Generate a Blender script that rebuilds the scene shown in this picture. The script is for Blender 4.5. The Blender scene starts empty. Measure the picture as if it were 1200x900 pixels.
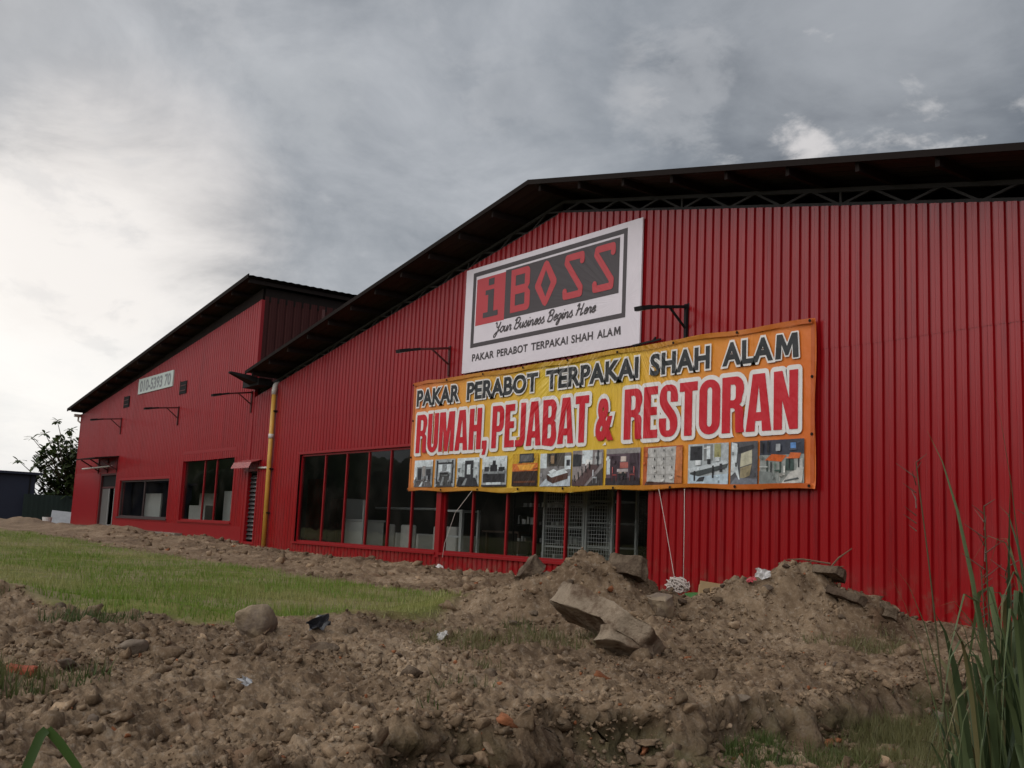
import bpy, bmesh, math, random
import numpy as np
from mathutils import Vector, Matrix, noise as mnoise
R = math.radians
scn = bpy.context.scene
COL = scn.collection
rng = np.random.default_rng(7)
random.seed(7)

# ------------------------------------------------------------------ helpers
def tag(o, label=None, cat=None, group=None, kind=None):
    if label: o['label'] = label
    if cat: o['category'] = cat
    if group: o['group'] = group
    if kind: o['kind'] = kind
    return o

def empty(name, loc, label, cat, group=None, rz=0):
    o = bpy.data.objects.new(name, None)
    o.empty_display_size = .2
    COL.objects.link(o)
    o.location = loc
    o.rotation_euler = (0, 0, rz)
    return tag(o, label, cat, group)

def place(o, parent):
    """parent keeping world coordinates of mesh data (mesh built in world space)"""
    if parent is not None:
        top = parent
        loc = Vector((0, 0, 0))
        while top is not None:
            loc = loc + Vector(top.location)
            top = top.parent
        o.parent = parent
        o.location = -loc if parent.parent is None else Vector((0, 0, 0))
    return o

class MB:
    def __init__(s): s.v = []; s.f = []; s.c = []; s.marks = []
    def add(s, vs, fs, col=None):
        s.marks.append((len(s.v), len(s.f)))
        b = len(s.v); s.v += [tuple(p) for p in vs]
        for f in fs:
            s.f.append(tuple(i + b for i in f)); s.c.append(col)
        return s
    def box(s, x0, x1, y0, y1, z0, z1, col=None):
        vs = [(x0,y0,z0),(x1,y0,z0),(x1,y1,z0),(x0,y1,z0),(x0,y0,z1),(x1,y0,z1),(x1,y1,z1),(x0,y1,z1)]
        return s.add(vs, [(0,3,2,1),(4,5,6,7),(0,1,5,4),(1,2,6,5),(2,3,7,6),(3,0,4,7)], col)
    def bar(s, p, q, w, h=None, col=None):
        p, q = Vector(p), Vector(q); h = h or w
        d = (q - p).normalized()
        a = d.cross(Vector((0, 1, 0)))
        if a.length < .1: a = d.cross(Vector((0, 0, 1)))
        a.normalize(); b = d.cross(a)
        vs = []
        for c in (p, q):
            for i, j in ((-1,-1),(1,-1),(1,1),(-1,1)): vs.append(c + a * (w/2*i) + b * (h/2*j))
        return s.add(vs, [(0,3,2,1),(4,5,6,7),(0,1,5,4),(1,2,6,5),(2,3,7,6),(3,0,4,7)], col)
    def tube(s, pts, r, n=8, cap=True, col=None):
        pts = [Vector(p) for p in pts]
        rs = r if isinstance(r, (list, tuple)) else [r] * len(pts)
        vs, fs = [], []
        ref = None
        for i, p in enumerate(pts):
            d = (pts[min(i+1, len(pts)-1)] - pts[max(i-1, 0)]).normalized()
            if ref is None:
                ref = d.cross(Vector((0, 0, 1)))
                if ref.length < .1: ref = d.cross(Vector((0, 1, 0)))
            ref = (ref - d * ref.dot(d)).normalized(); b = d.cross(ref)
            for k in range(n):
                t = 2 * math.pi * k / n
                vs.append(p + ref * (rs[i] * math.cos(t)) + b * (rs[i] * math.sin(t)))
        for i in range(len(pts) - 1):
            for k in range(n):
                fs.append((i*n+k, i*n+(k+1) % n, (i+1)*n+(k+1) % n, (i+1)*n+k))
        if cap:
            fs.append(tuple(range(n))[::-1]); fs.append(tuple((len(pts)-1)*n + k for k in range(n)))
        return s.add(vs, fs, col)
    def polyxz(s, pts, y, col=None):
        """flat polygon facing -Y"""
        a = sum(pts[i][0]*pts[(i+1) % len(pts)][1] - pts[(i+1) % len(pts)][0]*pts[i][1] for i in range(len(pts)))
        if a < 0: pts = pts[::-1]
        return s.add([(x, y, z) for x, z in pts], [tuple(range(len(pts)))], col)
    def ribbon(s, pts, w, y, col=None):
        """flat stroke in the XZ plane"""
        P = [np.array(p, float) for p in pts]; L = []
        ws = w if isinstance(w, (list, tuple)) else [w] * len(P)
        for i in range(len(P)):
            d = P[min(i+1, len(P)-1)] - P[max(i-1, 0)]; d = d / (np.linalg.norm(d) + 1e-9)
            nrm = np.array([-d[1], d[0]])
            L.append((P[i] + nrm * ws[i]/2, P[i] - nrm * ws[i]/2))
        vs = []
        for i, (a, b) in enumerate(L): vs += [(a[0], y - 6e-5*i, a[1]), (b[0], y - 6e-5*i, b[1])]
        return s.add(vs, [(2*i, 2*i+1, 2*i+3, 2*i+2) for i in range(len(P)-1)], col)
    def build_each(s, name, m, parent=None, smooth=False):
        """one object per add() call"""
        out = []
        e = s.marks + [(len(s.v), len(s.f))]
        for (va, fa), (vb, fb) in zip(e[:-1], e[1:]):
            k = MB(); k.v = s.v[va:vb]; k.f = [tuple(i - va for i in f) for f in s.f[fa:fb]]; k.c = s.c[fa:fb]
            out.append(k.build(name, m, parent, smooth))
        return out
    def build(s, name, m, parent=None, smooth=False):
        me = bpy.data.meshes.new(name)
        me.from_pydata(s.v, [], s.f); me.update()
        if any(c is not None for c in s.c):
            at = me.color_attributes.new('Col', 'FLOAT_COLOR', 'CORNER')
            k = 0
            for p, c in zip(me.polygons, s.c):
                c = c or (.5, .5, .5)
                for _ in p.loop_indices:
                    at.data[k].color = (c[0], c[1], c[2], 1); k += 1
        if smooth:
            for p in me.polygons: p.use_smooth = True
        me.materials.append(m)
        o = bpy.data.objects.new(name, me); COL.objects.link(o)
        return place(o, parent)

def np_mesh(name, v, f, m, col=None, smooth=False, attr=None):
    """v (n,3), f (m,k) arrays"""
    me = bpy.data.meshes.new(name)
    k = f.shape[1]
    me.vertices.add(len(v)); me.vertices.foreach_set('co', v.astype(np.float32).ravel())
    me.loops.add(f.size); me.loops.foreach_set('vertex_index', f.astype(np.int32).ravel())
    me.polygons.add(len(f)); me.polygons.foreach_set('loop_start', np.arange(0, f.size, k, dtype=np.int32))
    me.polygons.foreach_set('loop_total', np.full(len(f), k, dtype=np.int32))
    if smooth: me.polygons.foreach_set('use_smooth', np.ones(len(f), dtype=bool))
    me.update(calc_edges=True)
    if col is not None:
        at = me.color_attributes.new('Col', 'FLOAT_COLOR', 'POINT')
        at.data.foreach_set('color', np.c_[col, np.ones(len(col))].astype(np.float32).ravel())
    for nm, a in (attr or {}).items():
        at = me.attributes.new(nm, 'FLOAT', 'POINT'); at.data.foreach_set('value', a.astype(np.float32))
    me.materials.append(m)
    o = bpy.data.objects.new(name, me); COL.objects.link(o)
    return o

# ------------------------------------------------------------------ materials
class NT:
    def __init__(s, tree): s.t = tree; s.n = tree.nodes; s.l = tree.links
    def new(s, kind, **kw):
        n = s.n.new(kind)
        for k, v in kw.items(): setattr(n, k, v)
        return n
    def put(s, sock, v):
        if hasattr(v, 'is_output'): s.l.new(v, sock)
        else: sock.default_value = v
    def math(s, op, a, b=0.0, c=None, clamp=False):
        n = s.new('ShaderNodeMath', operation=op, use_clamp=clamp); s.put(n.inputs[0], a); s.put(n.inputs[1], b)
        if c is not None: s.put(n.inputs[2], c)
        return n.outputs[0]
    def vmath(s, op, a, b):
        n = s.new('ShaderNodeVectorMath', operation=op); s.put(n.inputs[0], a); s.put(n.inputs[1], b)
        return n.outputs[1] if op == 'DOT_PRODUCT' else n.outputs[0]
    def noise(s, vec, scale, detail=4, rough=.55, dist=0.0):
        n = s.new('ShaderNodeTexNoise'); s.put(n.inputs['Vector'], vec)
        n.inputs['Scale'].default_value = scale; n.inputs['Detail'].default_value = detail
        n.inputs['Roughness'].default_value = rough; n.inputs['Distortion'].default_value = dist
        return n.outputs['Fac']
    def ramp(s, fac, stops):
        n = s.new('ShaderNodeValToRGB'); s.put(n.inputs[0], fac)
        e = n.color_ramp.elements
        while len(e) < len(stops): e.new(.5)
        for el, (p, c) in zip(e, stops): el.position = p; el.color = (c[0], c[1], c[2], 1) if not isinstance(c, float) else (c, c, c, 1)
        return n.outputs[0]
    def mix(s, fac, a, b, kind='MIX'):
        n = s.new('ShaderNodeMix', data_type='RGBA', blend_type=kind); s.put(n.inputs[0], fac)
        for i, v in ((6, a), (7, b)):
            if isinstance(v, tuple): v = (v[0], v[1], v[2], 1)
            s.put(n.inputs[i], v)
        return n.outputs[2]
    def sstep(s, v, a, b):
        n = s.new('ShaderNodeMapRange', interpolation_type='SMOOTHSTEP'); s.put(n.inputs[0], v)
        n.inputs[1].default_value = a; n.inputs[2].default_value = b
        return n.outputs[0]
    def bump(s, h, strength, dist):
        n = s.new('ShaderNodeBump'); s.put(n.inputs['Height'], h)
        n.inputs['Strength'].default_value = strength; n.inputs['Distance'].default_value = dist
        return n.outputs[0]
    def objco(s): return s.new('ShaderNodeTexCoord').outputs['Object']
    def pos(s): return s.new('ShaderNodeNewGeometry').outputs['Position']
    def attr(s, name, out='Color'): return s.new('ShaderNodeAttribute', attribute_name=name).outputs[out]

def mat(name, color=(.5,.5,.5), rough=.6, metal=0., spec=.5, vary=.15, scale=3., bump=0., bscale=20., fn=None, bdist=.01):
    m = bpy.data.materials.new(name); m.use_nodes = True
    t = NT(m.node_tree); b = t.n['Principled BSDF']
    b.inputs['Roughness'].default_value = rough; b.inputs['Metallic'].default_value = metal
    b.inputs['Specular IOR Level'].default_value = spec
    co = t.pos()
    if fn: c = fn(t, b, co)
    else: c = tuple(color)
    if vary:
        n = t.noise(co, scale, 5, .6)
        v = t.math('MULTIPLY_ADD', n, 2*vary, 1 - vary)
        c = t.mix(1.0, c, v, 'MULTIPLY')
    if isinstance(c, tuple): b.inputs['Base Color'].default_value = (c[0], c[1], c[2], 1)
    else: t.l.new(c, b.inputs['Base Color'])
    if bump:
        t.l.new(t.bump(t.noise(co, bscale, 4), bump, bdist), b.inputs['Normal'])
    return m

def sepx(t, co, i): 
    n = t.new('ShaderNodeSeparateXYZ'); t.l.new(co, n.inputs[0]); return n.outputs[i]

def red_fn(base, dusty):
    def fn(t, b, co):
        x, y, z = (sepx(t, co, i) for i in range(3))
        # each roll-formed sheet has its own slight tone
        sh = t.math('FLOOR', t.math('DIVIDE', x, .845))
        wn = t.new('ShaderNodeTexWhiteNoise', noise_dimensions='1D'); t.l.new(sh, wn.inputs['W'])
        v = t.math('MULTIPLY_ADD', wn.outputs[0], .10, .95)
        c = t.mix(1.0, base, v, 'MULTIPLY')
        # streaky grime running down the sheets and dusty patches
        mp = t.new('ShaderNodeMapping'); t.l.new(co, mp.inputs[0]); mp.inputs['Scale'].default_value = (6, 6, .35)
        st = t.sstep(t.noise(mp.outputs[0], 1.3, 6, .65), .48, .78)
        c = t.mix(t.math('MULTIPLY', st, .75), c, (base[0]*.55, base[1]*1.0, base[2]*1.0))
        pt = t.sstep(t.noise(co, .55, 6, .6), .45, .75)
        c = t.mix(t.math('MULTIPLY', pt, .6), c, dusty)
        # splashed mud near the ground
        sp = t.math('MULTIPLY', t.math('SUBTRACT', 1.0, t.sstep(z, .05, .75)), t.sstep(t.noise(co, 7, 6, .65), .45, .68))
        c = t.mix(t.math('MULTIPLY', sp, .5), c, (.15, .10, .07))
        t.l.new(t.math('MULTIPLY_ADD', pt, .10, b.inputs['Roughness'].default_value), b.inputs['Roughness'])
        # oil-canning: thin sheet is never perfectly flat
        t.l.new(t.bump(t.noise(mp.outputs[0], .7, 3, .5), .35, .03), b.inputs['Normal'])
        return c
    return fn

M = {}
M['red'] = mat('red_cladding', rough=.28, spec=.52, vary=0, fn=red_fn((.275, .0030, .0062), (.25, .012, .014)))
M['red_trim'] = mat('red_trim', (.255, .0034, .007), rough=.36, vary=.15, scale=2, bump=.05, bscale=15)
M['shaded_red'] = mat('shaded_red_cladding', (.05, .012, .011), rough=.7, spec=.25, vary=.3, scale=1.2)  # wall red with the shade under the high eave put into its colour
M['soffit'] = mat('roof_underside', (.028, .020, .017), rough=.75, spec=.2, vary=.35, scale=.8)
M['rooftop'] = mat('roof_sheet', (.016, .012, .011), rough=.9, spec=.08, vary=.3, scale=.8)
M['steel_dark'] = mat('dark_steel', (.020, .015, .014), rough=.85, spec=.1, vary=.3, scale=6)
M['iron_red'] = mat('painted_iron', (.07, .012, .012), rough=.5, vary=.3, scale=9)
M['black'] = mat('black_metal', (.016, .015, .016), rough=.75, spec=.15, vary=.3, scale=12)
M['yellow'] = mat('yellow_pipe', (.55, .30, .05), rough=.5, vary=.3, scale=3.5, bump=.1, bscale=30)
M['pvc'] = mat('grey_white_plastic', (.55, .52, .48), rough=.5, vary=.25, scale=8)
M['alu'] = mat('aluminium', (.42, .42, .41), rough=.4, metal=.6, vary=.2, scale=8)
M['white'] = mat('white_metal', (.62, .63, .62), rough=.45, vary=.15, scale=4)
M['offwhite'] = mat('off_white_laminate', (.78, .78, .74), rough=.4, vary=.12, scale=3)
M['grey_fabric'] = mat('grey_fabric', (.62, .60, .56), rough=.85, vary=.2, scale=5, bump=.2, bscale=60)
M['dark_wood'] = mat('dark_wood', (.08, .05, .035), rough=.5, vary=.3, scale=5)
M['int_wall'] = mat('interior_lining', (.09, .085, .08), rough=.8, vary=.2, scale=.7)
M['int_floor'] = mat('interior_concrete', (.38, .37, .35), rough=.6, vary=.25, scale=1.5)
M['concrete'] = mat('concrete', (.20, .17, .135), rough=.85, vary=.35, scale=3, bump=.5, bscale=25, bdist=.02)
M['slab'] = mat('broken_concrete', rough=.9, spec=.2, vary=.3, scale=7, bump=.8, bscale=38, bdist=.02,
                fn=lambda t, b, co: t.mix(t.sstep(t.noise(co, 3.2, 6, .65), .46, .62), (.27, .21, .15), (.11, .07, .045)))
M['boulder'] = mat('pale_boulder', rough=.9, spec=.2, vary=.3, scale=12, bump=.7, bscale=30, bdist=.02,
                fn=lambda t, b, co: t.mix(t.sstep(t.noise(co, 6, 6, .65), .42, .62), (.30, .23, .155), (.19, .145, .11)))
M['lump'] = mat('earth_lump', rough=.95, spec=.15, vary=.35, scale=14, bump=.9, bscale=30, bdist=.03,
                fn=lambda t, b, co: t.mix(t.sstep(t.noise(co, 4, 6, .65), .42, .6), (.16, .118, .082), (.085, .058, .040)))
M['rock'] = mat('loose_rock', rough=.9, spec=.2, vary=.3, scale=9, bump=.7, bscale=45, bdist=.015,
                fn=lambda t, b, co: t.mix(t.sstep(t.noise(co, .9, 2), .42, .58), (.125, .092, .068), (.20, .155, .115)))
M['brick'] = mat('brick_red', (.30, .075, .04), rough=.9, spec=.2, vary=.3, scale=25, bump=.6, bscale=60)
M['card'] = mat('cardboard_tan', (.36, .25, .135), rough=.85, spec=.2, vary=.2, scale=10)
M['green_plastic'] = mat('green_plastic', (.012, .16, .035), rough=.4, vary=.1, scale=10)
M['rope'] = mat('white_cord', (.48, .42, .38), rough=.8, vary=.15, scale=20)
M['litter'] = mat('white_litter', (.6, .58, .56), rough=.6, vary=.25, scale=30)
M['pink'] = mat('pink_litter', (.55, .10, .12), rough=.6, vary=.25, scale=30)
M['black_bag'] = mat('black_plastic_bag', (.025, .025, .03), rough=.35, vary=.3, scale=30)
M['navy'] = mat('navy_sheet', (.012, .016, .035), rough=.6, vary=.25, scale=1)
M['dkgreen'] = mat('dark_green_sheet', (.010, .022, .018), rough=.6, vary=.25, scale=1)
M['zinc'] = mat('zinc_sheet', (.36, .36, .37), rough=.45, metal=.3, vary=.3, scale=4)
M['bark'] = mat('bark', (.09, .065, .045), rough=.9, spec=.2, vary=.35, scale=8, bump=.5, bscale=20)
M['twig'] = mat('dry_twig', (.16, .10, .065), rough=.9, spec=.2, vary=.3, scale=20)
M['treeline'] = mat('treeline_green', (.035, .05, .02), rough=.9, spec=.1, vary=.5, scale=.5)

def leafmat(name, trans=.25, rough=.5, vary=.25):
    m = bpy.data.materials.new(name); m.use_nodes = True
    t = NT(m.node_tree); b = t.n['Principled BSDF']
    b.inputs['Roughness'].default_value = rough; b.inputs['Specular IOR Level'].default_value = .35
    c = t.attr('Col')
    t.l.new(c, b.inputs['Base Color'])
    tr = t.new('ShaderNodeBsdfTranslucent'); t.l.new(c, tr.inputs[0])
    mx = t.new('ShaderNodeMixShader'); mx.inputs[0].default_value = trans
    t.l.new(b.outputs[0], mx.inputs[1]); t.l.new(tr.outputs[0], mx.inputs[2])
    t.l.new(mx.outputs[0], t.n['Material Output'].inputs[0])
    return m
M['leaf'] = leafmat('tree_leaf')
M['blade'] = leafmat('grass_blade')
def vcol_mat(name, rough, bump=0., bscale=30., bdist=.01, noise_amt=.3, nscale=12):
    return mat(name, rough=rough, spec=.25, vary=noise_amt, scale=nscale, bump=bump, bscale=bscale, bdist=bdist, fn=lambda t, b, co: t.attr('Col'))
M['clod'] = vcol_mat('dirt_clods', .95, .5, 70, .01, .35, 25)
M['goods'] = vcol_mat('shelf_goods', .5, 0, 1, 1, .1, 10)

def glass():
    m = bpy.data.materials.new('window_glass'); m.use_nodes = True
    t = NT(m.node_tree); t.n.remove(t.n['Principled BSDF'])
    tr = t.new('ShaderNodeBsdfTransparent'); tr.inputs[0].default_value = (.88, .90, .89, 1)
    gl = t.new('ShaderNodeBsdfGlossy'); gl.inputs['Roughness'].default_value = .015; gl.inputs[0].default_value = (.9, .92, .92, 1)
    n = t.bump(t.noise(t.pos(), .9, 2), .08, .05); t.l.new(n, gl.inputs['Normal'])
    fr = t.new('ShaderNodeFresnel'); fr.inputs[0].default_value = 1.5
    di = t.new('ShaderNodeBsdfDiffuse'); di.inputs[0].default_value = (.25, .22, .19, 1)
    m1 = t.new('ShaderNodeMixShader'); t.l.new(fr.outputs[0], m1.inputs[0])
    t.l.new(tr.outputs[0], m1.inputs[1]); t.l.new(gl.outputs[0], m1.inputs[2])
    m2 = t.new('ShaderNodeMixShader')   # a film of dust on the panes
    t.l.new(t.math('MULTIPLY', t.sstep(t.noise(t.pos(), 1.1, 6, .6), .4, .8), .05), m2.inputs[0])
    t.l.new(m1.outputs[0], m2.inputs[1]); t.l.new(di.outputs[0], m2.inputs[2])
    t.l.new(m2.outputs[0], t.n['Material Output'].inputs[0])
    return m
M['glass'] = glass()

# vinyl banner: creases shared by the cloth and everything printed on it
def wrinkle_h(t, co):
    x, z = sepx(t, co, 0), sepx(t, co, 2)
    # taut diagonal creases fanning from the rope points in the middle of the top hem
    dx = t.math('ADD', x, 13.2); dz = t.math('SUBTRACT', z, 4.9)
    ang = t.math('ARCTAN2', dx, dz)
    rad = t.math('POWER', t.math('ADD', t.math('MULTIPLY', dx, dx), t.math('MULTIPLY', dz, dz)), .5)
    cv = t.new('ShaderNodeCombineXYZ'); t.l.new(t.math('MULTIPLY', ang, 15.0), cv.inputs[0]); t.l.new(t.math('MULTIPLY', rad, .6), cv.inputs[1])
    fan = t.noise(cv.outputs[0], 1.0, 3, .5)
    mask = t.math('MULTIPLY', t.sstep(x, -17.6, -15.2), t.math('SUBTRACT', 1.0, t.sstep(x, -13.0, -11.2)))
    mp = t.new('ShaderNodeMapping'); t.l.new(co, mp.inputs[0]); mp.inputs['Scale'].default_value = (2.6, 1, 1.1)
    mp.inputs['Rotation'].default_value = (0, .35, 0)
    soft = t.noise(mp.outputs[0], 1.6, 3, .5)
    h = t.math('MULTIPLY', fan, t.math('MULTIPLY_ADD', mask, 1.0, .15))
    return t.math('ADD', h, t.math('MULTIPLY', soft, .55))
def vinyl(name, color=None, fn=None, rough=.42, crease=1.0):
    m = bpy.data.materials.new(name); m.use_nodes = True
    t = NT(m.node_tree); b = t.n['Principled BSDF']; co = t.pos()
    b.inputs['Roughness'].default_value = rough; b.inputs['Specular IOR Level'].default_value = .4
    c = fn(t, b, co) if fn else tuple(color)
    v = t.math('MULTIPLY_ADD', t.noise(co, 3, 5), .16, .92)
    t.l.new(t.mix(1.0, c, v, 'MULTIPLY'), b.inputs['Base Color'])
    if crease: t.l.new(t.bump(wrinkle_h(t, co), crease, .065), b.inputs['Normal'])
    return m
def banner_color(t, b, co):
    x, z = sepx(t, co, 0), sepx(t, co, 2)
    u = t.math('DIVIDE', t.math('ADD', x, 20.0), 10.8)
    g = t.math('ADD', u, t.math('MULTIPLY', t.math('SUBTRACT', t.noise(co, .6, 3), .5), .12))
    g = t.math('ADD', g, t.math('MULTIPLY', t.math('SUBTRACT', z, 2.85), -.03))
    return t.ramp(g, [(0.0, (.70, .22, .06)), (.18, (.70, .32, .045)), (.42, (.68, .47, .045)), (.60, (.70, .45, .04)), (.80, (.70, .26, .03)), (1.0, (.66, .15, .022))])
M['banner'] = vinyl('banner_vinyl', fn=banner_color)
M['hem'] = vinyl('banner_hem', fn=lambda t, b, co: t.mix(1.0, banner_color(t, b, co), (.72, .62, .6), 'MULTIPLY'))
M['b_white'] = vinyl('print_white', (.74, .71, .68))
M['b_red'] = vinyl('print_red', (.52, .008, .020))
M['b_char'] = vinyl('print_charcoal', (.022, .024, .026))
M['b_photo'] = vinyl('print_photo', fn=lambda t, b, co: t.mix(1.0, t.attr('Col'), t.math('MULTIPLY_ADD', t.noise(co, 11, 6, .7), 1.5, .22, clamp=False), 'MULTIPLY'))
M['s_white'] = vinyl('sign_white', (.72, .66, .71), crease=.12)
M['s_dark'] = vinyl('sign_dark', (.062, .050, .054), crease=.12)
M['s_red'] = vinyl('sign_red', (.47, .050, .060), crease=.12)
M['s_grey'] = vinyl('sign_grey', (.20, .21, .22), crease=0)
M['s_pale'] = vinyl('sign_pale', (.50, .55, .52), crease=.1)

# ------------------------------------------------------------------ camera (solved from the photograph)
def cam_setup():
    yaw, pitch, roll = R(-53.83), R(8.024), R(2.574)
    cy, sy, cp, sp = math.cos(yaw), math.sin(yaw), math.cos(pitch), math.sin(pitch)
    f = Vector((sy*cp, cy*cp, sp)); r = Vector((cy, -sy, 0)); u = r.cross(f)
    r2 = r*math.cos(roll) + u*math.sin(roll); u2 = -r*math.sin(roll) + u*math.cos(roll)
    cd = bpy.data.cameras.new('camera'); cam = bpy.data.objects.new('camera', cd); COL.objects.link(cam)
    m = Matrix(((r2.x, u2.x, -f.x, 0), (r2.y, u2.y, -f.y, -12), (r2.z, u2.z, -f.z, .87), (0, 0, 0, 1)))
    cam.matrix_world = m
    cd.sensor_width = 36; cd.lens = 1237.4/1200*36; cd.clip_start = .05; cd.clip_end = 6000
    scn.camera = cam
cam_setup()

# ------------------------------------------------------------------ the buildings
PITCH = .169
def wall_profile(x0, x1, extra, pitch=PITCH, depth=.033):
    xs = []
    n0 = math.floor(x0/pitch) - 1; n1 = math.ceil(x1/pitch) + 1
    prof = ((0, -1), (.044, -1), (.052, -1.13), (.062, -1.13), (.070, -1), (.112, -1), (.124, 0), (.150, 0), (.164, -1))
    for n in range(n0, n1 + 1):
        for a, d in prof: xs.append(((n + a/.169)*pitch, d*depth))
    px = np.array([p[0] for p in xs]); py = np.array([p[1] for p in xs])
    keep = sorted(set([x0, x1] + [e for e in extra if x0 < e < x1] + [x for x in px if x0 < x < x1]))
    out = []
    for x in keep:
        if out and x - out[-1] < 1e-4: continue
        out.append(x)
    return [(x, float(np.interp(x, px, py))) for x in out]

def corr_wall(name, x0, x1, zbot, top, holes, parent, m, seam=None, apex=()):
    extra = [h[0] for h in holes] + [h[1] for h in holes] + list(apex)
    P = wall_profile(x0, x1, extra)
    mb = MB()
    for (xa, ya), (xb, yb) in zip(P[:-1], P[1:]):
        xm = (xa + xb)/2
        cuts = [(zbot, None)]
        segs = []
        hs = sorted([(h[2], h[3]) for h in holes if h[0] < xm < h[1]])
        z = zbot
        for a, b in hs: segs.append((z, z, a, a, 0)); z = b
        if seam:
            s = seam(xm)
            segs.append((z, z, s, s, 0)); segs.append((s - .03, s - .03, top(xa), top(xb), -.007))
        else: segs.append((z, z, top(xa), top(xb), 0))
        for za, zb, zc, zd, o in segs:
            mb.add([(xa, ya+o, za), (xb, yb+o, zb), (xb, yb+o, zd), (xa, ya+o, zc)], [(0, 1, 2, 3)])
    return mb.build(name, m, parent)

# roof lines (x -> z)
RIDGE = -15.07
def roofR(x): return 7.27 - .181*(RIDGE - x) if x < RIDGE else 7.27 - .203*(x - RIDGE)
def wallR(x):
    return 6.27 + .175*(x + 18.44) if x < -15.1 else 6.88 - .2065*(x + 15.1)
def wallL(x): return 5.10 + .1187*(x + 47.88)
def roofL(x): return 5.25 + (2.58/18.95)*(x + 48.05)
XC = -29.03      # where the two buildings meet

WR1 = (-25.66, -18.84, .40, 2.66); WR2 = (-18.66, -12.5, .40, 2.66)
WL1 = (-41.35, -35.75, .82, 2.18); WL2 = (-34.54, -30.10, .80, 2.95)
DOORL = (-44.0, -41.9, .10, 2.48); LOUV = (-29.22, -28.36, .30, 2.28)

right = empty('warehouse', (-15, 0, 0), 'large red corrugated warehouse with wide shop windows carrying the white sign and orange banner', 'warehouse')
left = empty('warehouse', (-38, 0, 0), 'smaller red corrugated warehouse with single pitch roof and small white number sign', 'warehouse')

def sheet_roof(name, pts, y0, y1, m_under, parent, th=.045, wave=.018, gap=None):
    """pts: x,z polyline of the underside; corrugations run down the slope"""
    mb = MB()
    ys = np.arange(y0, y1 + .01, .12)
    for i in range(len(pts) - 1):
        (xa, za), (xb, zb) = pts[i], pts[i+1]
        for j in range(len(ys) - 1):
            if gap and gap[0] <= ys[j] < gap[1] and i in gap[2]: continue
            wa = wave*(j % 2); wb = wave*((j+1) % 2)
            mb.add([(xa, ys[j], za+wa), (xb, ys[j], zb+wa), (xb, ys[j+1], zb+wb), (xa, ys[j+1], za+wb)], [(0, 3, 2, 1)])
            mb.add([(xa, ys[j], za+wa+th), (xb, ys[j], zb+wa+th), (xb, ys[j+1], zb+wb+th), (xa, ys[j+1], za+wb+th)], [(0, 1, 2, 3)])
        # verge at the front
        mb.add([(xa, y0, za), (xb, y0, zb), (xb, y0, zb+th), (xa, y0, za+th)], [(0, 1, 2, 3)])
    return mb.build(name, m_under, parent)

def window(hole, xs, parent, y=.06, fr=None, fw=.05, thick=()):
    x0, x1, z0, z1 = hole
    fr = fr or M['red_trim']
    mb = MB()
    d0, d1 = y - .035, y + .035
    mb.box(x0, x1, d0, d1, z0, z0 + fw); mb.box(x0, x1, d0, d1, z1 - fw, z1)
    mb.box(x0, x0 + fw, d0, d1, z0 + fw, z1 - fw); mb.box(x1 - fw, x1, d0, d1, z0 + fw, z1 - fw)
    for x in xs: mb.box(x - fw*.45, x + fw*.45, d0 + .004, d1 - .004, z0 + fw, z1 - fw)
    w = mb.build('window', fr, parent)
    sl = MB(); sl.box(x0 - .05, x1 + .05, -.075, d0 - .002, z0 - .045, z0 + .006); sl.build('sill', fr, w)
    e = [x0] + list(xs) + [x1]
    for a, b in zip(e[:-1], e[1:]):
        g = MB(); t = random.uniform(-.006, .006)
        g.add([(a + .01, y + t, z0 + .02), (b - .01, y - t, z0 + .02), (b - .01, y - t*.5, z1 - .02), (a + .01, y + t*.5, z1 - .02)], [(0, 1, 2, 3)])
        g.build('pane', M['glass'], w)
    return w

def reveal(hole, parent, m, d=.25, pw=.09):
    """flat flashing round an opening, proud of the ribs"""
    x0, x1, z0, z1 = hole; mb = MB(); y0, y1 = -.042, .02
    mb.box(x0 - pw, x0, y0, y1, z0 - pw, z1 + pw); mb.box(x1, x1 + pw, y0, y1, z0 - pw, z1 + pw)
    mb.box(x0, x1, y0, y1, z1, z1 + pw); mb.box(x0, x1, y0, y1, z0 - pw, z0)
    return mb.build('flashing', m, parent)

# ---- right warehouse
seamR = lambda x: 3.62 + .012*math.sin(x*1.7)
corr_wall('wall', XC, 3.0, -.4, wallR, [WR1, WR2, LOUV], right, M['red'], seam=seamR, apex=(-15.1,))
post = MB(); post.box(-18.838, -18.662, -.05, .1, .30, 2.70); post.build('post', M['red_trim'], right)
window(WR1, (-24.28, -23.13, -22.02, -20.99, -19.98), right)
window(WR2, (-17.61, -16.45, -15.57, -14.67, -13.3), right)
hd = MB(); hd.box(WR1[0] - .05, WR2[1] + .05, -.045, .02, 2.662, 2.72); hd.build('lintel', M['red_trim'], right)
sheet_roof('roof', [(-27.9, roofR(-27.9)), (-27.0, roofR(-27.0)), (RIDGE, roofR(RIDGE)), (3.2, roofR(3.2))], -.8, 24, M['soffit'], right, gap=(2.1, 3.8, (1,)))  # gap: added roof opening, out of view, lets daylight onto the shop goods
pl = MB()
k = 0
for x in list(np.arange(-27.6, RIDGE - .2, 1.13)) + list(np.arange(RIDGE + .25, 3.0, 1.13)):
    z = roofR(x)
    pl.box(x - .03, x + .03, -.74, 24, z - .14, z - .012)
pl.build_each('purlin', M['steel_dark'], right)
vg = MB()
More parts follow.
